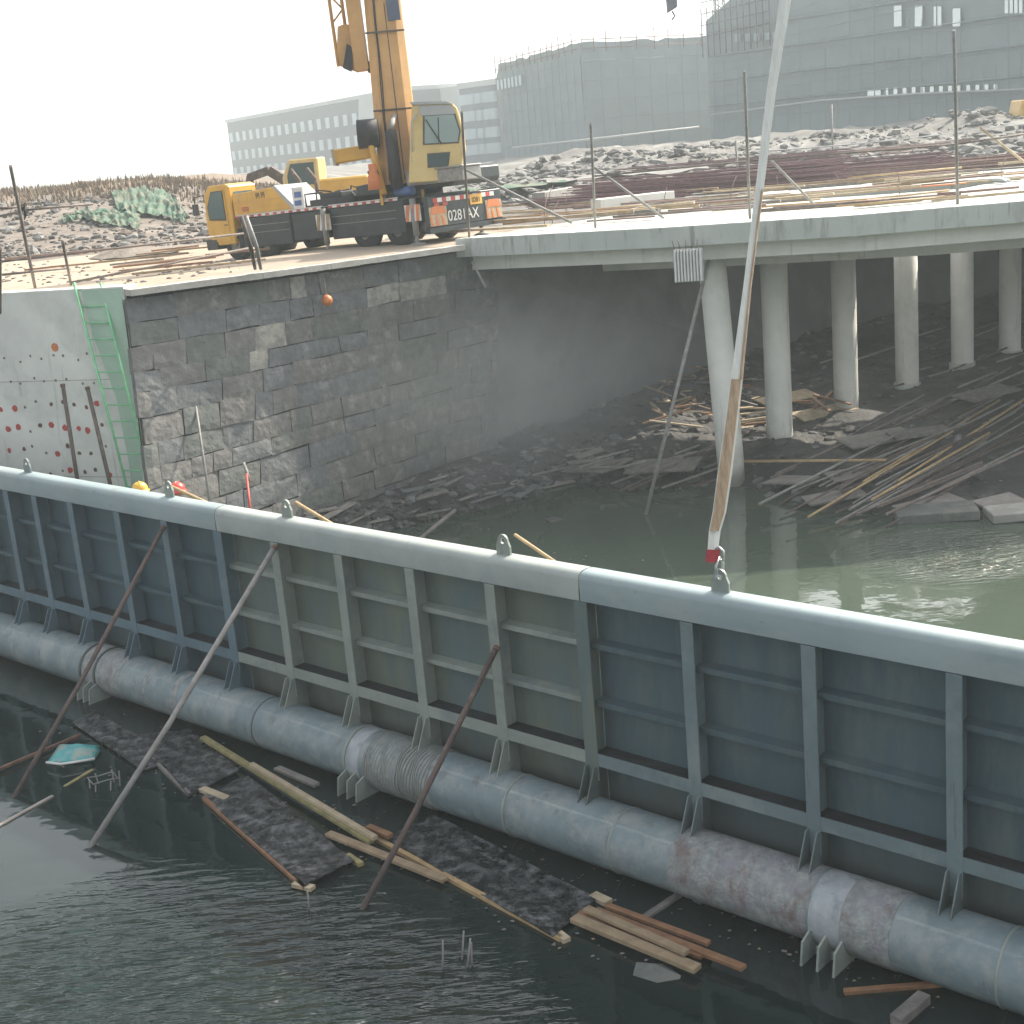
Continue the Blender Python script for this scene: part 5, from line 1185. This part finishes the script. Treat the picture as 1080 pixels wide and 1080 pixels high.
# the big fan of scaffold tubes at the right
for k in range(46):
    x0 = 800 + rg.uniform(0,150); y0 = 560 - (x0-800)*.0 - rg.uniform(0,52)
    x1 = x0 + rg.uniform(90,230); y1 = y0 - (x1-x0)*rg.uniform(.40,.62)
    if x1 > 1120: x1 = 1120
    if y1 < 392: continue
    mt_ = rg.choice(['rust_dark','tube_grey','tube','bamboo' if rg.random()<.25 else 'tube_grey','rust_dark']); lay('scaffold_tube', (x0,y0), (x1,y1), rg.uniform(.022,.034), mt_, {'rust_dark':'dark rusty','tube_grey':'grey','tube':'brown','bamboo':'tan bamboo like'}[mt_]+(' long' if x1-x0 > 160 else ' shorter')+' tube in the bank heap, '+('near the water' if y0 > 545 else 'middle' if y0 > 527 else 'back')+(', right side' if x0 > 875 else ', left side'), 'tube', 'scaffold tubes heaped on the bank', lift=rg.uniform(.05,.35))
for k in range(26):
    x0 = rg.uniform(860,1060); y0 = rg.uniform(345,430); L_ = rg.uniform(30,90)
    lay('scaffold_tube', (x0,y0), (x0+L_, y0-L_*rg.uniform(.25,.45)), .03, rg.choice(['tube_grey','rust_dark','wood_grey']), 'scaffold tube lying among the farther piers in the shade', 'tube', 'tubes lying among the far piers', lift=rg.uniform(.06,.3))
for k in range(20):
    x0 = rg.uniform(560,760); y0 = rg.uniform(478,522); L_ = rg.uniform(30,110)
    if x0+L_ > 800: L_ = 40
    lay('scaffold_tube', (x0,y0), (x0+L_, y0-L_*rg.uniform(.2,.5)), .03, rg.choice(['tube_grey','wood_grey','rust_dark']), 'grey tube or stick lying on the dark mud left of the first pier', 'tube', 'sticks on the mud left of the first pier', lift=rg.uniform(.04,.12))
for lab, a, b, wd, mat in (('tan bamboo pole lying level on the bank behind the sling foot', (778,497),(935,496),.06,'bamboo'),):
    lay('bamboo_pole', a, b, .035, mat, lab, 'pole', None, lift=.25)
for k, (x, y, w_, h_, mat) in enumerate(((925,468,70,.9,'ply'),(970,462,60,.8,'wood_grey'),(870,440,60,.7,'wood_pale'),(830,425,55,.7,'wood_pale'),(795,452,36,.6,'wood_pale'),(835,512,40,.7,'ply'),(660,487,50,.8,'ply'),(620,500,44,.6,'wood_grey'),(700,497,70,.8,'wood_grey'),(880,530,60,.5,'wood_grey'),(985,540,60,.9,'ply'),(1060,538,40,.9,'ply'),(905,505,60,.6,'ply'),(1040,420,50,.8,'wood_grey'))):
    a, b = bank_at(x-w_/2, y+w_*.10), bank_at(x+w_/2, y-w_*.14); c = (a+b)/2; dd = (b-a); dd.z *= .3; dd = dd.normalized()
    o = MB().beam(c-dd*(b-a).length*.5, c+dd*(b-a).length*.5, h_, .04, (rg.uniform(-.15,.15), rg.uniform(-.25,.1), 1)).build('board', M[mat], loc=c); o.location.z += .12
    labs = {'ply':'grey plywood board on the muddy bank', 'wood_pale':'pale sunlit board lying between the first piers', 'wood_grey':'weathered timber board lying on the muddy bank'}
    tag(o, labs[mat]+(' left of the first pier' if x < 760 else ' among the front piers' if x < 900 else ' in the tube heap' if x < 980 else ' near the right border')+(', lower one' if y > 500 else ''), 'board', {'ply':'plywood boards on the bank','wood_pale':'sunlit boards between the piers','wood_grey':'weathered boards on the bank'}[mat])
for k in range(26):
    x = rg.uniform(690,880); y = rg.uniform(415,455); p = bank_at(x, y); an = rg.uniform(0,3.1); L_ = rg.uniform(.5,1.8); d_ = V(math.cos(an), math.sin(an)*.6, rg.uniform(-.05,.25))
    q = p+V(0,0,.12+rg.random()*.2); tag(MB().beam(q-d_*L_/2, q+d_*L_/2, .1, .04).build('timber_offcut', M[rg.choice(['wood','wood_red','wood_pale'])], loc=q), 'timber offcut in the sunlit heap between the first two piers', 'timber', 'sunlit timber offcuts')
for k in range(60):
    x = rg.uniform(690,800); y = rg.uniform(400,450); p = bank_at(x, y); an = rg.uniform(0,3.1); L_ = rg.uniform(.2,.9); d_ = V(math.cos(an), math.sin(an)*.6, rg.uniform(-.2,.5)).normalized(); q = p+V(0,0,.1+rg.random()*.45)
    tag(MB().beam(q-d_*L_/2, q+d_*L_/2, rg.uniform(.04,.16), .03).build('wood_scrap', M[rg.choice(['wood','wood_red','wood_pale','wood_grey'])], loc=q), ('short' if L_ < .5 else 'longer')+' splintered wood scrap in the heap behind the first pier', 'timber', 'splintered wood behind the first pier')
# concrete slab piece half in the water at the bank
p = bank_at(985, 545); o = MB().beam(p+V(-.8,.2,.05), p+V(.9,-.1,.1), .9, .22).build('concrete_slab', M['stone_c'], loc=p, bevel=.02); tag(o, 'mossy broken concrete slab at the water edge', 'slab')
p = bank_at(1075, 547); o = MB().beam(p+V(-.6,.2,.08), p+V(1.2,.1,.12), .8, .2).build('concrete_slab', M['concrete'], loc=p, bevel=.02); tag(o, 'pale concrete slab at the water edge by the right border', 'slab')

# boards along the near bank left of the piers
for k in range(34):
    u = rg.uniform(1.0, 4.6); t_ = rg.uniform(.0,.3); p = bank_pt(u, t_); an = R(rg.uniform(5,65)); L_ = rg.uniform(.3,1.3); d_ = V(math.cos(an), math.sin(an), rg.uniform(-.05,.1)); q = p+V(0,0,.08)
    tag(MB().beam(q-d_*L_/2, q+d_*L_/2, rg.uniform(.06,.25), .04, (rg.uniform(-.3,.3),rg.uniform(-.3,.3),1)).build('plank_piece', M[rg.choice(['ply','wood_grey','concrete_old'])], loc=q), ('small' if L_ < .6 else 'mid sized' if L_ < .95 else 'long')+' grey plank piece at the stone wall foot, '+('left' if u < 2.2 else 'middle' if u < 3.4 else 'right')+' part'+(', at the water' if t_ < .12 else ''), 'plank', 'broken plank pieces at the wall foot')
pole('drift_branch', 'long dark branch sloping from the bank rubble into the water', PZ(480,538,.35), PZ(437,573,-.05), .05, M['wood_grey'], 'branch')

# ---------------------------------------------------------------- floating things in the foreground
def flat(name, pxs, z, th, mat, label, cat, parent=None, group=None):
    pts_ = [PZ(x, y, z) for x, y in pxs]; c = sum(pts_, V(0,0,0))/len(pts_)
    # subdivide the sheet for slight warping
    me = MB().prism(pts_, V(0,0,-th)); o = me.build(name, M[mat], loc=c, bevel=.003); return tag(o, label, cat, group)
def panel(label, corners, z, tilt, battens, group='dark formwork panels afloat'):
    # corners in order: far-left, far-right, near-right, near-left
    c4 = [PZ(x, y, z) for x, y in corners]; c = sum(c4, V(0,0,0))/4
    t = thing('formwork_raft', label, 'panel', c, group=group)
    nx, ny = 44, 24; g = []
    for i in range(nx+1):
        for j in range(ny+1):
            a = c4[0].lerp(c4[3], i/nx); b = c4[1].lerp(c4[2], i/nx); p = a.lerp(b, j/ny)
            p.z += .05*noise.noise(V(p.x*.7, p.y*.7, 2)) + tilt*(i/nx-.5) + .012*noise.noise(V(p.x*6, p.y*6, 2)); g.append(p)
    m_ = len(g); vs = g + [p-V(0,0,.018) for p in g]; q = lambda i, j: i*(ny+1)+j
    fs = [(q(i,j), q(i+1,j), q(i+1,j+1), q(i,j+1)) for i in range(nx) for j in range(ny)]; fs += [tuple(m_+k for k in reversed(f)) for f in fs]
    fs += [(q(i,0), m_+q(i,0), m_+q(i+1,0), q(i+1,0)) for i in range(nx)] + [(q(i,ny), q(i+1,ny), m_+q(i+1,ny), m_+q(i,ny)) for i in range(nx)]
    fs += [(q(0,j), q(0,j+1), m_+q(0,j+1), m_+q(0,j)) for j in range(ny)] + [(q(nx,j), m_+q(nx,j), m_+q(nx,j+1), q(nx,j+1)) for j in range(ny)]
    MB().add(vs, fs, 0, False).build('plywood_face', M['ply_wet'], t)
    for (a, b, mat, sz) in battens:
        MB().beam(PZ(*a, z-.035), PZ(*b, z-.035), sz, .05).build('batten', M[mat], t)
    return t
panel('dark wet formwork panel afloat near the left, small and half sunk', [(76,762),(100,752),(192,800),(150,812)], .05, -.03, [])
panel('dark wet formwork panel floating behind the middle prop foot', [(148,775),(200,768),(252,812),(198,838)], .06, 0, [((160,800),(200,838),'wood_grey',.05)])
panel('largest dark wet formwork panel with a timber edge, left of the third prop', [(212,838),(262,818),(374,908),(322,934)], .07, .02, [((215,842),(322,937),'wood_red',.06),((213,832),(240,843),'wood_pale',.12),((310,932),(330,937),'wood_pale',.1),((366,902),(381,912),'bark_l',.08)])
panel('long dark formwork panel floating right of the third prop', [(408,884),(455,858),(630,945),(583,988)], .06, .0, [((396,884),(592,990),'bamboo',.07),((588,984),(598,992),'wood_pale',.1),((625,944),(642,952),'wood_pale',.13),((388,872),(410,880),'wood_red',.08)])
def plank(label, a, b, wd, th, z, mat, name='plank', group='planks afloat by the gate'):
    p, q = PZ(*a, z), PZ(*b, z); o = MB().beam(p, q, wd, th).build(name, M[mat], loc=p.lerp(q,.5), bevel=.006); return tag(o, label, 'plank', group)
plank('long yellow timber floating from the panel up towards the gate', (214,778),(392,888),.10,.06,.10,'bark_l')
plank('pale clean timber lying over the yellow one', (265,806),(396,884),.08,.06,.16,'wood_pale')
plank('tan timber crossing under the third prop', (346,879),(470,928),.12,.05,.07,'wood')
plank('short brown timber stub beside the third prop', (388,872),(412,882),.10,.06,.12,'wood_red')
plank('brown plank at the end of the long panel, nearest the camera', (605,968),(736,1022),.14,.06,.10,'wood')
plank('reddish plank in the bundle by the long panel, middle one', (612,962),(742,1008),.12,.05,.08,'wood_red')
plank('reddish plank in the bundle reaching furthest right', (628,960),(785,1021),.10,.05,.11,'wood_red')
plank('thin reddish plank at the back of the floating bundle', (640,955),(748,995),.08,.05,.13,'wood_red')
plank('brown plank on top of the floating bundle', (618,958),(725,1005),.10,.05,.17,'wood')
plank('thin brown stick floating beneath the gate pipe at the right', (890,1046),(1012,1036),.07,.05,.02,'wood_red')
plank('grey pale stick afloat between the panels and the gate', (292,810),(334,828),.12,.05,.03,'ply')
plank('thin pole afloat left of the first prop', (-10,815),(85,775),.05,.05,.05,'rust')
plank('thin grey stick afloat at the left edge', (-20,882),(56,840),.06,.05,.0,'ply')
plank('faint sunken stick slanting right of the rebar cage', (68,830),(98,812),.05,.04,.0,'bark_l')
plank('dark half sunken timber right of the plank bundle', (680,968),(725,938),.09,.05,.01,'wood_grey')
plank('dark stump stick at the lower right by the last bracket', (945,1078),(975,1052),.14,.12,.04,'wood_grey')
# turquoise bag
pts_ = [(48,803),(62,785),(80,784),(104,785),(106,790),(98,800),(76,804)]
me = MB(); c4 = [PZ(x, y, .06) for x, y in pts_]; c = sum(c4, V(0,0,0))/7; vs = []
for k in range(5):
    for p in c4: q = c + (p-c)*(1-k*.22); vs.append(V(q.x, q.y, .03+.035*k+.05*noise.noise(q*3)))
fs = [(k*7+j, k*7+(j+1) % 7, (k+1)*7+(j+1) % 7, (k+1)*7+j) for k in range(4) for j in range(7)] + [tuple(28+j for j in range(7))] + [tuple(reversed(range(7)))]
t = thing('plastic_bag', 'crumpled turquoise plastic bag floating by the first prop', 'bag', c); MB().add(vs, fs, 0, True).build('bag_body', M['turq'], t)
MB().tube([PZ(49,804,.08), PZ(64,806,.1), PZ(84,803,.09), PZ(100,800,.08)], .02, 6).build('pale_seam', M['white'], t)
# rebar cage sticking from the water
c = PZ(110, 830, 0); t = thing('rebar_cage', 'small pale wire cage sticking out of the water between two props', 'rebar', c)
for k in range(6):
    a = k*1.05; p = c+V(math.cos(a)*.22, math.sin(a)*.16, -.1); MB().tube([p, p+V(rg.uniform(-.05,.05),0,rg.uniform(.2,.38))], .011, 5).build('bar', M['tube_grey'], t)
MB().tube([c+V(math.cos(k*1.05)*.22, math.sin(k*1.05)*.16, .12+.05*(k % 2)) for k in range(7)], .009, 5).build('tie_bar', M['tube_grey'], t)
for grp, lst in (('left', ((466,1022,467,992),(486,1012,489,982),(491,1020,496,990),(497,1018,497,994))), ):
    for k, (x0, y0, x1, y1) in enumerate(lst):
        p = PZ(x0, y0, 0); q = PY(x1, y1, p.y); tag(MB().tube([p-V(0,0,.1), q], .012, 6).build('rebar_stub', M['tube_grey'], loc=p), 'thin bar end sticking up from the water left of the plank bundle', 'rebar', 'bar ends in the water')
p = PZ(326,960,0); tag(MB().tube([p-V(0,0,.1), p+V(.01,0,.25)], .01, 6).build('rebar_stub', M['tube_grey'], loc=p), 'single thin bar end sticking up below the largest panel corner', 'rebar')
# sunken pale stones
for lab, (x, y), r_, zz_ in (('round pale stone just under water by the left bracket', (98,735), .22, -.06), ('pale flat stone just awash right of the plank bundle', (690,1030), .34, -.05), ('mossy stone at the water line below the pipe', (738,945), .16, .02)):
    p = PZ(x, y, zz_); tag(MB().rock(p, r_, 0, .4, rg).build('stone', M['stone_c'], loc=p), lab, 'stone')
p = PZ(585, 549, 0); tag(MB().rock(p, .35, 0, .12, rg).build('weed_clump', M['rock_d'], loc=p), 'dark weed clump floating on the open water behind the gate', 'weed')

me = MB(); rg = random.Random(99)
def fleck(p, r_):
    n_ = 5; me.add([p+V(math.cos(a)*r_*rg.uniform(.5,1.2), math.sin(a)*r_*rg.uniform(.3,1), rg.uniform(0,.012)) for a in [k*6.283/n_ for k in range(n_)]], [tuple(range(n_))], rg.choice([0,0,1,2]))
for k in range(420):
    q = rg.random()
    if q < .45: x, y = rg.uniform(40,700), 0; y = 780 + (x-60)*.36 + rg.gauss(0,22)
    elif q < .7: x = rg.uniform(60,1000); y = 715+(x-60)*.335+rg.uniform(10,40)
    else: x = rg.uniform(380,1070); y = rg.uniform(520,600)
    fleck(PZ(x, y, .006), rg.uniform(.008,.035))
o = me.build('floating_litter', [M['wood_grey'], M['wood'], M['stone_c']]); tag(o, 'tiny wood chips and scum flecks floating on the water', 'litter', kind='stuff')
# ---------------------------------------------------------------- haze
hz = MB().box((-900,-62,-2.5),(900,1300,46)).build('haze', bpy.data.materials.new('haze air'))
m = hz.data.materials[0]; m.use_nodes = True; n = m.node_tree; n.nodes.clear()
out = n.nodes.new('ShaderNodeOutputMaterial'); pv = n.nodes.new('ShaderNodeVolumePrincipled')
pv.inputs['Color'].default_value = (.88,.97,.98,1); pv.inputs['Density'].default_value = .00115; pv.inputs['Anisotropy'].default_value = .2
n.links.new(pv.outputs[0], out.inputs['Volume']); tag(hz, kind='stuff')
bm = bmesh.new(); bmesh.ops.create_icosphere(bm, subdivisions=3, radius=1); me = bpy.data.meshes.new('smoke'); bm.to_mesh(me); bm.free()
sm = bpy.data.objects.new('smoke', me); COL.objects.link(sm); sm.location = (.9, 33.2, 3.0); sm.scale = (6.5, 4.6, 3.1); sm.rotation_euler = (0, 0, R(40))
m = bpy.data.materials.new('thin smoke'); m.use_nodes = True; n = m.node_tree; n.nodes.clear(); me.materials.append(m)
out = n.nodes.new('ShaderNodeOutputMaterial'); pv = n.nodes.new('ShaderNodeVolumePrincipled'); tc = n.nodes.new('ShaderNodeTexCoord')
ln = n.nodes.new('ShaderNodeVectorMath'); ln.operation = 'LENGTH'; n.links.new(tc.outputs['Object'], ln.inputs[0])
mr = n.nodes.new('ShaderNodeMapRange'); mr.interpolation_type = 'SMOOTHSTEP'; mr.inputs['From Min'].default_value = 1; mr.inputs['From Max'].default_value = .1; mr.inputs['To Max'].default_value = .085
n.links.new(ln.outputs['Value'], mr.inputs['Value'])
nz = n.nodes.new('ShaderNodeTexNoise'); nz.inputs['Scale'].default_value = 2.2; nz.inputs['Detail'].default_value = 3; n.links.new(tc.outputs['Object'], nz.inputs['Vector'])
mu = n.nodes.new('ShaderNodeMath'); mu.operation = 'MULTIPLY'; n.links.new(mr.outputs[0], mu.inputs[0]); n.links.new(nz.outputs['Fac'], mu.inputs[1])
n.links.new(mu.outputs[0], pv.inputs['Density']); pv.inputs['Color'].default_value = (.9,.95,.97,1); n.links.new(pv.outputs[0], out.inputs['Volume'])
m.cycles.volume_step_rate = 4; tag(sm, kind='stuff')
S.cycles.volume_max_steps = 128
for o in list(bpy.data.objects):
    if '_w' in o.keys(): del o['_w']
